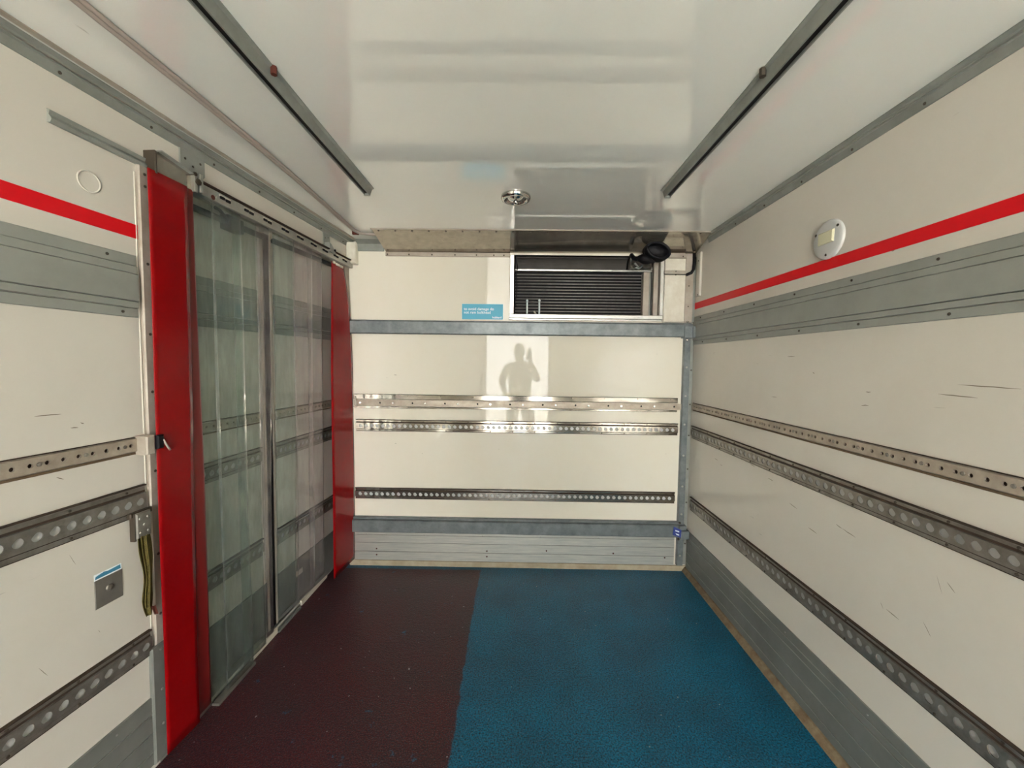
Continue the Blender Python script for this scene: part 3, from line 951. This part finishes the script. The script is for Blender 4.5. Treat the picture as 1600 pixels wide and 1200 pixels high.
# black bundle hanging under the panel at the right: fat disc plus small lump
def blob(mb, c, r, ax, n=20, seed=1, amp=0.06):
    """squashed ball with uneven surface; ax = three radius vectors"""
    rnd = random.Random(seed)
    ph = [rnd.uniform(0, 6.28) for _ in range(6)]
    vs, fs = [], []
    rows = n // 2
    for i in range(rows + 1):
        th = PI * i / rows
        for j in range(n):
            f = 2 * PI * j / n
            d = 1 + amp * (math.sin(3 * f + ph[0]) * math.sin(2 * th + ph[1]) + 0.6 * math.sin(5 * f + ph[2]) * math.sin(4 * th + ph[3]))
            p = Vector(c) + (Vector(ax[0]) * math.sin(th) * math.cos(f) + Vector(ax[1]) * math.sin(th) * math.sin(f) + Vector(ax[2]) * math.cos(th)) * r * d
            vs.append(p)
    for i in range(rows):
        for j in range(n):
            fs.append((i * n + j, i * n + (j + 1) % n, (i + 1) * n + (j + 1) % n, (i + 1) * n + j))
    mb.add(vs, fs)


t = Thing('black_hose_bundle', FB, (W - 2.10, 0.14, 2.20), 'black rubber hose bundle hanging above the right end of the cooling unit', 'hose')
m1 = MB()
blob(m1, (W - 2.122, 0.155, 2.211), 1.0, ((0.082, 0, 0.014), (0, 0.05, 0), (-0.008, 0, 0.050)), 24, 3, 0.05)
t.part('coiled_hose', m1, M['black'], True)
m1 = MB()
blob(m1, (W - 2.060, 0.135, 2.168), 1.0, ((0.060, 0, 0.010), (0, 0.035, 0), (-0.005, 0, 0.030)), 20, 5, 0.10)
t.part('lower_loop', m1, M['black'], True)
m1 = MB()
m1.tube([(W - 2.085, 0.10, 2.165), (W - 2.03, 0.11, 2.170), (W - 1.995, 0.09, 2.185), (W - 1.985, 0.06, 2.215)], 0.015, 10)
t.part('hose_end', m1, M['black'], True)
m1 = MB()
for k in range(5):
    a0 = k * 0.35
    m1.tube([(W - 2.122 + 0.075 * math.cos(u) * 0.96 - 0.012 * math.sin(u), 0.155 + (k - 2) * 0.018, 2.212 + 0.045 * math.sin(u) + 0.022 * math.cos(u)) for u in [i * 2 * PI / 18 for i in range(19)]], 0.010, 6)
t.part('hose_turn', m1, M['black'], True)
m1 = MB()
m1.tube([(W - 2.018, 0.03, 2.17), (W - 2.03, 0.035, 2.155), (W - 2.045, 0.03, 2.145), (W - 2.02, 0.03, 2.138), (W - 2.05, 0.03, 2.132), (W - 2.07, 0.03, 2.150)], 0.006, 6)
t.part('grey_tie', m1, M['trimgrey'], True)

# white box and small profile at top left of the bulkhead
Thing('small_duct', FB, (W - 0.07, 0, 2.15), 'short white plastic duct in the top left corner of the bulkhead', 'duct',
      mb=MB().bbox(W - 0.104, W - 0.040, 0, 0.055, 2.145, 2.290, 0.006), m=M['white'])

# ------------------------------------------------------------------ ceiling fittings
def ceil_rail(x, y1, label, side, rusty):
    t = Thing('ceiling_rail', FW, (x, 0.5, H), label, 'rail')
    s = side
    prof = [(x - 0.018 * s, H), (x - 0.018 * s, H - 0.004), (x - 0.009 * s, H - 0.008), (x, H - 0.034), (x + 0.005 * s, H - 0.034), (x + 0.005 * s, H)]
    t.part('channel', MB().prism(prof, REAR, y1, 'y'), M['trimgrey'])
    t.part('slot_shade_bar', MB().box(min(x + 0.005 * s, x + 0.022 * s), max(x + 0.005 * s, x + 0.022 * s), REAR, y1 - 0.012, H - 0.029, H), M['coil'])  # solid black bar in place of the shaded open channel
    t.part('outer_lip', MB().box(min(x + 0.022 * s, x + 0.026 * s), max(x + 0.022 * s, x + 0.026 * s), REAR, y1, H - 0.036, H), M['trimgrey'])
    t.part('end_stop', MB().box(min(x, x + 0.028 * s), max(x, x + 0.028 * s), y1 - 0.01, y1, H - 0.038, H - 0.005), M['trimgrey'])
    t.part('bolt', MB().cyl((x - 0.018 * s, 1.165, H - 0.024), 0.009, (0, 0, 1), 0.022, 6), M['rust'] if rusty else M['screw'])
    return t


ceil_rail(0.500, 1.955, 'grey channel rail under the ceiling, left one with a rusty bolt', -1, True)
ceil_rail(1.915, 1.955, 'grey channel rail under the ceiling, right one with a grey bolt', 1, False)
# round vent light
t = Thing('ceiling_vent', FW, (1.203, 2.035, H), 'round chrome vent on the ceiling in front of the cooling unit', 'vent')
c = (1.203, 2.035, H)
t.part('outer_ring', MB().lathe(c, (0, 0, -1), [(0.074, 0), (0.075, 0.010), (0.070, 0.020), (0.060, 0.024), (0.050, 0.018), (0.046, 0.006), (0.046, 0)], 40), M['chrome'], True)
t.part('dish', MB().lathe(c, (0, 0, -1), [(0.052, 0.004), (0.045, 0.010), (0.030, 0.022), (0.016, 0.026), (0.0001, 0.027)], 32), M['chrome'], True)
t.part('knob', MB().lathe(c, (0, 0, -1), [(0.012, 0.020), (0.013, 0.032), (0.009, 0.040), (0.0001, 0.042)], 20), M['chrome'], True)
t.part('latch', MB().box(1.196, 1.210, 1.965, 2.0, H - 0.030, H - 0.020), M['chrome'])
# cable along the ceiling, left side
pts = [(0.160, REAR, H - 0.009), (0.180, 0.5, H - 0.009), (0.188, 1.0, H - 0.009), (0.197, 1.30, H - 0.009), (0.202, 1.60, H - 0.009), (0.196, 1.90, H - 0.009),
       (0.188, 2.12, H - 0.009), (0.178, 2.35, H - 0.009), (0.172, 2.53, H - 0.009), (0.190, 2.60, H - 0.010), (0.235, 2.615, H - 0.012), (0.30, 2.62, H - 0.014)]
t = Thing('ceiling_cable', FW, pts[0], 'pinkish twin cable running along the ceiling above the side door', 'cable')
t.part('cable_sheath', MB().tube(pts, 0.008, 8), M['cable'], True)
t.part('cable_sheath', MB().tube([(x + 0.014, y, z) for (x, y, z) in pts], 0.006, 8), M['cable'], True)
t.part('cable_clip', MB().box(0.150, 0.190, 2.585, 2.600, H - 0.022, H), M['rust'])

# ------------------------------------------------------------------ wall lamp (right)
t = Thing('wall_lamp', FR, (1.613, 0, 1.98), 'round pale lamp with a small rectangular lens high on the right wall', 'lamp')
t.part('round_plate', MB().lathe((1.613, 0, 1.979), (0, 1, 0), [(0.0765, 0), (0.0765, 0.005), (0.072, 0.010), (0.060, 0.013), (0.0001, 0.014)], 40), M['lampgrey'], True)
ln = t.part('lens', MB().bbox(1.574, 1.652, 0.012, 0.020, 1.962, 2.010, 0.004), M['lens'], label='cream rectangular lens')
t.copies('screw', screw_mb(0.006), M['screw'], [(1.562, 0.012, 2.018), (1.671, 0.012, 2.011), (1.613, 0.012, 1.919)])

# ------------------------------------------------------------------ left wall fittings
# door frame trim
t = Thing('trim_7', FL, (1.44, 0, 0.02), kind='structure', mb=MB().bbox(1.418, 1.455, 0, 0.012, 0.452, 2.128, 0.004), m=M['frame'])
t.part('edge_bead', MB().bbox(1.456, 1.462, 0, 0.002, 0.452, 2.10, 0.002), M['wall'])
t.part('foot_plate', MB().bbox(1.418, 1.472, 0, 0.014, 0.020, 0.452, 0.004), M['kickgrey'], label='grey lower end plate')
t.copies('screw', screw_mb(0.0055), M['screw'], [(1.435, 0.012, z) for z in (0.56, 0.78, 1.08, 1.36, 1.56, 1.80, 2.06, 2.10)])
t.copies('bright_screw', screw_mb(0.0055), M['screwb'], [(1.44, 0.014, z) for z in (0.15, 0.28, 0.43)])
# slim rail above the band
Thing('slim_rail', FL, (1.55, 0, 2.13), 'short thin metal rail high on the left wall, ending at the door frame', 'rail',
      mb=MB().prism([(0, 2.125), (0.010, 2.125), (0.014, 2.132), (0.014, 2.136), (0.006, 2.146), (0.010, 2.158), (0, 2.162)], 1.40, 1.690, 'x'), m=M['trimgrey'])
# faint ring (plug) on the left wall
Thing('round_plug', FL, (1.594, 0, 2.007), 'faint round cream plug ring high on the left wall', 'plug',
      mb=MB().lathe((1.594, 0, 2.007), (0, 1, 0), [(0.032, 0), (0.032, 0.002), (0.030, 0.003), (0.028, 0.002), (0.0275, 0.0005), (0.0001, 0.0005)], 36), m=M['wall'])
# header bracket plates
for (x0, x1, z0, lab) in ((1.185, 1.292, 2.190, 'grey bracket plate hanging from the ceiling profile above the near red strip'),
                          (0.262, 0.335, 2.165, 'narrow grey bracket plate above the far end of the curtain rail')):
    t = Thing('bracket_plate', FL, ((x0 + x1) / 2, 0, z0), lab, 'bracket')
    r = 0.012
    t.part('plate', MB().prism([(x0 + r, z0), (x1 - r, z0), (x1, z0 + r), (x1, H - 0.044), (x0, H - 0.044), (x0, z0 + r)], 0.0, 0.006, 'y'), M['trimgrey'])
    t.copies('screw', screw_mb(0.005), M['screw'], [(x1 - 0.02, 0.006, H - 0.075), (x0 + 0.02, 0.006, H - 0.065), ((x0 + x1) / 2, 0.006, z0 + 0.03)])
t = Thing('hinge_clamp', FL, (0.29, 0.02, 2.15), 'small wedge clamp on the narrow bracket over the curtain rail', 'clamp')
t.part('wedge', MB().prism([(0.245, 2.150), (0.320, 2.150), (0.325, 2.205), (0.300, 2.198)], 0.006, 0.040, 'y'), M['trimgrey'])
t.part('pin', MB().cyl((0.268, 0.04, 2.170), 0.007, (0, 1, 0), 0.006, 8), M['black'])

# curtain rail
t = Thing('curtain_rail', FL, (0.7, 0, 2.12), 'perforated metal rail carrying the strip curtain over the side doorway', 'rail')
prof = [(0.004, 2.118), (0.030, 2.118), (0.032, 2.120), (0.032, 2.158), (0.028, 2.162), (0.004, 2.162)]
t.part('profile', MB().prism(prof, 0.02, 1.262, 'x'), M['alu'])
t.part('top_groove', MB().bbox(0.02, 1.262, 0, 0.040, 2.163, 2.170, 0.002), M['grime'])
hk = MB()
hk.box(-0.026, -0.004, 0, 0.005, -0.006, 0.004)
hk.box(0.004, 0.026, 0, 0.005, -0.004, 0.006)
hk.box(-0.006, 0.006, 0, 0.003, -0.002, 0.002)
hooks = [1.118, 0.985, 0.865, 0.735, 0.610, 0.485, 0.365, 0.240, 0.130]
t.copies('hook_slot', hk, M['black'], [(x, 0.032, 2.142) for x in hooks])
hl = MB()
hl.bbox(-0.03, 0.03, 0, 0.003, 0.006, 0.012, 0.001)
t.copies('white_clip', hl, M['white'], [(x, 0.032, 2.142) for x in hooks])
t.copies('rust_spot', MB().cyl((0, 0, 0), 0.010, (0, 1, 0), 0.0012, 8), M['rust'], [(1.178, 0.032, 2.128), (1.235, 0.032, 2.150)])
# end bracket with mirror-like plate, above the near red strip
t = Thing('rail_end_bracket', FL, (1.34, 0, 2.13), 'rusty stainless end bracket of the curtain rail above the near red strip', 'bracket')
t.part('plate', MB().prism([(1.270, 2.110), (1.425, 2.110), (1.425, 2.168), (1.400, 2.192), (1.270, 2.172)], 0.020, 0.030, 'y'), M['steel'])
t.part('top_flange', MB().prism([(1.268, 2.172), (1.402, 2.192), (1.402, 2.196), (1.268, 2.176)], 0.0, 0.046, 'y'), M['trimgrey'])
t.part('end_cheek', MB().bbox(1.418, 1.426, 0, 0.044, 2.110, 2.186, 0.002), M['screw'])
t.part('clamp_bolt', MB().cyl((1.262, 0.03, 2.150), 0.012, (0, 1, 0), 0.022, 6).cyl((1.272, 0.03, 2.176), 0.008, (0, 1, 0), 0.018, 6), M['screw'])
t.part('clamp_jaw', MB().bbox(1.240, 1.256, 0.0, 0.050, 2.115, 2.185, 0.002).bbox(1.262, 1.276, 0.0, 0.046, 2.110, 2.172, 0.002), M['alu'])


# ------------------------------------------------------------------ strips
def strip(name, top, bot, out, m, label, cat, group=None, seed=0, wave=0.006, nz=46, nu=9, thick=0.002, edges=None, bulge=0.0):
    """hanging PVC strip, s from..to at top and bottom; edges(t) may give (s0, s1)"""
    rnd = random.Random(seed)
    p1, p2, p3 = (rnd.uniform(0, 6.28) for _ in range(3))
    g = []
    for k in range(nz + 1):
        t = k / nz
        z = top[2] + (bot[2] - top[2]) * t
        if edges:
            s0, s1 = edges(t)
        else:
            s0 = top[0] + (bot[0] - top[0]) * t
            s1 = top[1] + (bot[1] - top[1]) * t
        row = []
        for i in range(nu + 1):
            u = i / nu
            zz = z
            if k == nz:
                zz = bot[2]
            o = out + wave * t ** 0.5 * (math.sin(2.2 * PI * t + p1 + u * 1.3) + 0.45 * math.sin(7 * t + p2 - u * 3) + 0.2 * math.sin(19 * t + p3 + u * 5)) \
                + bulge * math.sin(PI * u)
            row.append((s0 + (s1 - s0) * u, o, zz))
        g.append(row)
    n = nu + 1
    vs = [p for row in g for p in row]
    nv = len(vs)
    vs += [(x, y - thick, z) for (x, y, z) in vs]
    fs = []
    for k in range(nz):
        for i in range(nu):
            a = k * n + i
            fs.append((a, a + 1, a + n + 1, a + n))
            fs.append((nv + a, nv + a + n, nv + a + n + 1, nv + a + 1))
    for k in range(nz):
        for i in (0, nu):
            a = k * n + i
            fs.append((a, a + n, nv + a + n, nv + a))
    for i in range(nu):
        for k in (0, nz):
            a = k * n + i
            fs.append((a, nv + a, nv + a + 1, a + 1))
    mb = MB().add(vs, fs)
    t = Thing(name, FL, ((top[0] + top[1]) / 2, out, top[2]), label, cat, group, mb=mb, m=m, smooth=True)
    return t


# near red strip pair
strip('red_strip', (1.305, 1.452, 2.116), (1.322, 1.456, 0.045), 0.042, M['red'], 'wide flat red plastic strip hanging at the near edge of the side doorway', 'strip curtain', seed=2, wave=0.0025)
strip('red_strip', (1.272, 1.315, 2.116), (1.252, 1.330, 0.060), 0.034, M['redop'], 'narrow darker red strip tucked behind the wide near one', 'strip curtain', seed=5, wave=0.003)


def far_edges(t):
    # tapered top, wide body
    zt = 2.104 + (0.05 - 2.104) * t
    pts = [(2.104, 0.125), (2.06, 0.105), (1.93, 0.062), (1.67, 0.020), (1.31, -0.004), (1.12, -0.012), (0.7, -0.012), (0.38, -0.006), (0.03, 0.008)]
    e = pts[-1][1]
    for (za, ea), (zb, eb) in zip(pts, pts[1:]):
        if zb <= zt <= za:
            f = (za - zt) / (za - zb)
            e = ea + (eb - ea) * f
            break
    return (e, 0.270 + 0.018 * min(1, t * 3))


t = strip('red_strip', (0.12, 0.27, 2.104), (0.0, 0.288, 0.045), 0.020, M['red'], 'red plastic strip with tapered top in the far corner beside the bulkhead', 'strip curtain', seed=3, wave=0.0025, edges=far_edges)
t.part('handle_loop', MB().tube([(-0.004, 0.022, 1.232), (0.018, 0.040, 1.222), (0.020, 0.046, 1.19), (0.018, 0.044, 1.16), (-0.002, 0.024, 1.150)], 0.005, 8), M['white'], True, label='small pale handle loop')
for (x0, x1, z0) in ((0.235, 0.262, 2.094), (0.185, 0.225, 2.090), (0.140, 0.175, 2.088)):
    t.part('white_tab', MB().bbox(x0, x1, 0.022, 0.028, z0, z0 + 0.014, 0.001), M['white'])

# clear strips, near to far
P = [  # top s0,s1  bottom s0,s1, z bottom, out, mat, label, wave
    ((1.150, 1.292), (1.135, 1.280), 0.040, 0.004, 'pvc_g', 'clear greenish curtain strip right beside the near red one', 0.0035),
    ((1.020, 1.175), (1.005, 1.165), 0.035, 0.020, 'pvc_g', 'second clear greenish curtain strip from the near red one', 0.004),
    ((0.905, 1.050), (0.900, 1.045), 0.055, 0.004, 'pvc_g', 'third clear greenish curtain strip, just before the door gap', 0.0035),
    ((0.840, 0.925), (0.862, 0.915), 0.095, 0.020, 'pvc_c', 'narrow crumpled clear strip folded in front of the door gap', 0.0035),
    ((0.620, 0.790), (0.640, 0.800), 0.120, 0.004, 'pvc_g', 'clear greenish curtain strip just beyond the door gap', 0.005),
    ((0.480, 0.650), (0.500, 0.660), 0.125, 0.020, 'pvc_c', 'colourless clear curtain strip, middle of the far half', 0.004),
    ((0.355, 0.505), (0.365, 0.515), 0.130, 0.004, 'pvc_c', 'colourless clear curtain strip nearest the far red one', 0.003),
]
for i, (tp, bt_, zb, o, mm, lab, wv) in enumerate(P):
    strip('curtain_strip', (tp[0], tp[1], 2.117), (bt_[0], bt_[1], zb), o, M[mm], lab, 'strip curtain', 'clear strips of the side door curtain', seed=20 + i, wave=wv)

# ------------------------------------------------------------------ side doors behind the curtain
def leaf(n, s0, s1):
    t = Thing('door_%d' % n, FL, (s0, -0.07, 0.03), kind='structure')
    O = -0.065
    t.part('leaf', MB().bbox(s0, s1, -0.12, O, 0.035, 2.14, 0.004), M['wall'])
    a0, a1 = s0 + 0.03, s1 - 0.02
    grey_band(FL, a0, a1, 1.612, 1.822, None, (t, None), O)
    lash_track(FL, a0, a1, 1.160, 1.209, None, (t, None), O)
    cargo_rail(FL, a0, a1, 0.945, 1.030, None, M['rail'], False, O, (t, None), screws=False)
    cargo_rail(FL, a0, a1, 0.470, 0.555, None, M['rail'], False, O, (t, None), screws=False)
    t.part('kick_plate', MB().bbox(s0 + 0.004, s1 - 0.004, O, O + 0.005, 0.040, 0.305, 0.002), M['kickgrey'])
    return t


d1 = leaf(1, 0.790, 1.415)
d2 = leaf(2, 0.060, 0.725)
d1.part('lock_bar', MB().tube([(1.41, -0.045, 2.082), (0.80, -0.045, 2.092)], 0.014, 10), M['black'], True, label='dark locking bar')
d1.part('lock_housing', MB().bbox(0.945, 1.035, -0.065, -0.022, 2.055, 2.115, 0.004), M['black'])
d1.part('lock_lever', MB().tube([(1.030, -0.03, 2.090), (1.075, -0.03, 2.118), (1.10, -0.03, 2.120)], 0.007, 8), M['black'], True)
d2.part('lock_bar', MB().tube([(0.72, -0.045, 2.094), (0.10, -0.045, 2.110)], 0.014, 10), M['black'], True, label='dark locking bar')
d2.part('drain_patch', MB().bbox(0.50, 0.56, -0.060, -0.055, 0.205, 0.235, 0.001), M['white'])
# gap between leaves: black bars stand in for its shade, pale edge profiles
t = Thing('trim_8', FL, (0.75, -0.08, 0.03), kind='structure', mb=MB().box(0.727, 0.788, -0.12, -0.085, 0.035, 2.13), m=M['coil'])
t.part('gap_shade_bar', MB().bbox(0.733, 0.777, -0.085, -0.058, 0.035, 2.12, 0.006), M['black'])  # protruding dark box, added so the gap reads as shaded from an angle
t.part('edge_profile', MB().bbox(0.780, 0.792, -0.075, -0.056, 0.035, 2.12, 0.003), M['frame'])
t.part('edge_profile', MB().bbox(0.716, 0.728, -0.075, -0.058, 0.035, 2.12, 0.003), M['frame'])
# threshold along the side doorway
th = Thing('trim_9', FW, (-0.07, 2.0, 0), kind='structure', mb=MB().prism([(-0.26, 0), (-0.066, 0), (-0.064, 0.020), (-0.070, 0.027), (-0.26, 0.030)], 1.36, 2.76, 'y'), m=M['alu'])
th.part('flap', MB().bbox(-0.062, -0.030, 1.60, 1.84, 0.0005, 0.012, 0.002), M['plate'], label='grey torn flap')
th.part('flap', MB().bbox(-0.062, -0.048, 2.06, 2.28, 0.0005, 0.010, 0.002), M['kickgrey'])
for (y0, y1) in ((1.85, 2.06), (2.30, 2.62)):
    th.part('lip', MB().bbox(-0.066, -0.056, y0, y1, 0.0005, 0.030, 0.003), M['white'], label='clean pale lip')

# clamp on the frame where the left track ends
t = Thing('track_end_clamp', FL, (1.455, 0.012, 1.16), 'pale metal clamp where the left track meets the door frame', 'clamp')
t.part('clamp_plate', MB().bbox(1.462, 1.492, 0.0, 0.046, 1.150, 1.214, 0.004), M['frame'])
t.part('rubber_block', MB().bbox(1.438, 1.462, 0.044, 0.056, 1.165, 1.212, 0.004), M['black'])
t.part('cord_end', MB().tube([(1.442, 0.054, 1.195), (1.434, 0.055, 1.178), (1.424, 0.052, 1.165), (1.414, 0.050, 1.152)], 0.0035, 6), M['cable'], True)
# strap with buckle hanging from the middle rail
t = Thing('lashing_strap', FL, (1.50, 0.03, 0.95), 'olive webbing strap with a riveted steel end fitting, hanging from the left rail', 'strap')
t.part('end_fitting', MB().bbox(1.474, 1.524, 0.016, 0.034, 0.872, 0.958, 0.004), M['rail'])
t.part('fitting_hook', MB().bbox(1.462, 1.536, 0.014, 0.026, 0.945, 0.962, 0.003).bbox(1.522, 1.528, 0.012, 0.030, 0.865, 0.958, 0.001), M['screw'])
t.copies('rivet', MB().cyl((0, 0, 0), 0.0055, (0, 1, 0), 0.002, 10, 0.004, 0.001), M['rail'], [(x, 0.034, z) for (x, z) in ((1.486, 0.890), (1.512, 0.890), (1.486, 0.938), (1.512, 0.938), (1.499, 0.914))])
g = []
for k in range(25):
    q = k / 24
    zc = 0.878 - 0.29 * q
    wdt = 0.042 * (1 - 0.25 * q) + 0.006 * math.sin(q * 9) - (0.014 * max(0, q - 0.8) * 5)
    g.append((1.497 - 0.012 * q + 0.003 * math.sin(q * 8), wdt / 2, 0.028 + 0.006 * math.sin(q * 6), zc))


def ribbon(g, dx, dy, th_):
    mb = MB()
    vs = []
    for (x, w, y, z) in g:
        vs += [(x - w + dx, y + dy, z), (x - w * 0.2 + dx, y + dy + 0.006, z), (x + w * 0.5 + dx, y + dy - 0.004, z), (x + w + dx, y + dy + 0.003, z)]
    n = len(vs)
    vs += [(x, y - th_, z) for (x, y, z) in vs]
    fs = []
    for k in range(len(g) - 1):
        for i in range(3):
            a = k * 4 + i
            fs += [(a, a + 1, a + 5, a + 4), (n + a, n + a + 4, n + a + 5, n + a + 1)]
        for i in (0, 3):
            a = k * 4 + i
            fs.append((a, a + 4, n + a + 4, n + a))
    for k in (0, (len(g) - 1) * 4):
        for i in range(3):
            fs.append((k + i, k + i + 1, n + k + i + 1, n + k + i))
    return mb.add(vs, fs)


t.part('webbing', ribbon(g, 0, 0, 0.003), M['strap'])
t.part('webbing_fold', ribbon([(x, w * 0.5, y, z) for (x, w, y, z) in g[:22]], 0.010, 0.012, 0.003), M['strap'])
t.part('webbing_tip', ribbon([(1.484 - 0.002 * k, 0.006, 0.04, 0.62 - 0.007 * k) for k in range(6)], 0, 0, 0.003), M['rust'])
# small plate with blue tape
t = Thing('steel_plate', FL, (1.588, 0, 0.692), 'small square grey steel plate with a button on the left wall', 'plate')
t.part('plate', MB().bbox(1.548, 1.628, 0, 0.003, 0.693, 0.784, 0.001), M['plate'])
t.part('button', MB().cyl((1.588, 0.003, 0.744), 0.011, (0, 1, 0), 0.004, 14, 0.009, 0.002), M['rail'])
t.part('blue_tape', MB().prism([(1.551, 0.788), (1.626, 0.788), (1.624, 0.797), (1.600, 0.802), (1.588, 0.799), (1.553, 0.801)], 0, 0.0012, 'y'), M['bluetape'], label='torn strip of blue tape')
t.part('tape_edge', MB().box(1.549, 1.628, 0, 0.001, 0.784, 0.8035), M['whiteprint'])

# ------------------------------------------------------------------ photographer (seen mirrored in the bulkhead)
def person():
    Y = -0.47
    t = Thing('person', FW, (1.27, Y, 0), 'person in dark clothes standing in the rear doorway, holding up a phone', 'person')
    J = {}
    V, R_, Ed = [], [], []

    def j(name, x, y, z, r, par=None):
        J[name] = len(V)
        V.append((x - 1.27, y - Y, z))
        R_.append(r)
        if par:
            Ed.append((J[par], J[name]))
    j('pelvis', 1.27, Y, 0.93, 0.175)
    j('waist', 1.27, Y, 1.08, 0.180, 'pelvis')
    j('chest', 1.27, Y, 1.28, 0.205, 'waist')
    j('collar', 1.265, Y, 1.42, 0.15, 'chest')
    j('neck', 1.258, Y + 0.01, 1.50, 0.055, 'collar')
    j('jaw', 1.255, Y + 0.03, 1.57, 0.068, 'neck')
    j('head', 1.255, Y + 0.01, 1.65, 0.085, 'jaw')
    j('crown', 1.255, Y, 1.70, 0.07, 'head')
    for s, k in ((-1, 'l'), (1, 'r')):
        j('shoulder' + k, 1.265 + 0.185 * s, Y, 1.40, 0.075, 'collar')
        j('hip' + k, 1.27 + 0.095 * s, Y, 0.86, 0.115, 'pelvis')
    j('elbowl', 0.985, Y - 0.02, 1.17, 0.058, 'shoulderl')
    j('wristl', 1.055, Y + 0.10, 1.00, 0.032, 'elbowl')
    j('palml', 1.10, Y + 0.13, 0.95, 0.034, 'wristl')
    j('elbowr', 1.535, Y + 0.13, 1.22, 0.058, 'shoulderr')
    j('wristr', 1.420, Y + 0.30, 1.44, 0.031, 'elbowr')
    j('palmr', 1.400, Y + 0.32, 1.52, 0.034, 'wristr')
    for k, kx, fx in (('l', 1.13, 1.10), ('r', 1.44, 1.50)):
        j('knee' + k, kx, Y + 0.02, 0.49, 0.085, 'hip' + k)
        j('ankle' + k, fx, Y - 0.02, 0.10, 0.06, 'knee' + k)
        j('heel' + k, fx, Y - 0.03, 0.045, 0.045, 'ankle' + k)
        j('toe' + k, fx + (0.03 if k == 'r' else -0.03), Y + 0.16, 0.035, 0.035, 'heel' + k)
    me = bpy.data.meshes.new('body')
    me.from_pydata(V, Ed, [])
    o = bpy.data.objects.new('body', me)
    COL.objects.link(o)
    o.parent = t.o
    sk = o.modifiers.new('skin', 'SKIN')
    if not me.skin_vertices:
        with bpy.context.temp_override(object=o, active_object=o):
            pass
    for i, sv in enumerate(me.skin_vertices[0].data if me.skin_vertices else []):
        sv.radius = (R_[i], R_[i] * (0.72 if i in (0, 1, 2) else 1.0))
        sv.use_root = (i == 0)
    sb = o.modifiers.new('sub', 'SUBSURF')
    sb.levels = sb.render_levels = 2
    me.materials.append(M['cloth'])
    # face, ears, hair
    hd = MB()
    blob(hd, (1.255, Y + 0.02, 1.645), 1.0, ((0.078, 0, 0), (0, 0.098, 0), (0, 0, 0.115)), 24, 1, 0.0)
    ho = t.part('head', hd, M['skin'], True)
    t.part('nose', MB().tube([(1.255, Y + 0.11, 1.66), (1.255, Y + 0.138, 1.625), (1.255, Y + 0.112, 1.612)], [0.008, 0.014, 0.012], 8), M['skin'], True, parent=ho)
    t.part('mouth', MB().tube([(1.230, Y + 0.104, 1.588), (1.255, Y + 0.114, 1.586), (1.280, Y + 0.104, 1.588)], [0.003, 0.007, 0.003], 6), M['redop'], True, parent=ho)
    for s in (-1, 1):
        e = MB()
        blob(e, (1.255 + 0.032 * s, Y + 0.105, 1.655), 1.0, ((0.013, 0, 0), (0, 0.010, 0), (0, 0, 0.009)), 10, 1, 0.0)
        t.part('eye', e, M['black'], True, parent=ho)
        e = MB()
        blob(e, (1.255 + 0.080 * s, Y + 0.01, 1.64), 1.0, ((0.010, 0, 0), (0, 0.020, 0), (0, 0, 0.032)), 10, 1, 0.0)
        t.part('ear', e, M['skin'], True, parent=ho)
    hr = MB()
    blob(hr, (1.255, Y - 0.008, 1.672), 1.0, ((0.086, 0, 0), (0, 0.098, 0), (0, 0.02, 0.098)), 24, 4, 0.03)
    t.part('hair', hr, M['hair'], True)
    # fingers: five on each hand
    for (cx_, cy_, cz_, dx, dz) in ((1.10, Y + 0.13, 0.95, 0.6, -0.8), (1.400, Y + 0.33, 1.53, -0.15, 1.0)):
        for k in range(4):
            L = (0.075, 0.085, 0.080, 0.062)[k]
            bx = cx_ + (k - 1.5) * 0.019 * abs(dz)
            by = cy_ + 0.012
            bz = cz_ + (k - 1.5) * 0.010 * abs(dx)
            p = [(bx, by, bz), (bx + dx * L * 0.5, by + 0.022, bz + dz * L * 0.5), (bx + dx * L * 0.85, by + 0.012, bz + dz * L * 0.85)]
            t.part('finger', MB().tube(p, [0.010, 0.009, 0.007], 8), M['skin'], True)
        t.part('thumb', MB().tube([(cx_ - 0.028, cy_, cz_ - 0.01), (cx_ - 0.045, cy_ + 0.02, cz_ + 0.02), (cx_ - 0.035, cy_ + 0.035, cz_ + 0.045)], [0.012, 0.010, 0.008], 8), M['skin'], True)
    return t


person()
t = Thing('phone', FW, (1.395, -0.13, 1.60), 'dark phone held upright beside the head of the person', 'phone')
t.part('case', MB().bbox(1.360, 1.432, -0.140, -0.131, 1.545, 1.690, 0.003), M['black'])
t.part('lens', MB().cyl((1.378, -0.131, 1.672), 0.007, (0, 1, 0), 0.002, 12), M['chrome'])
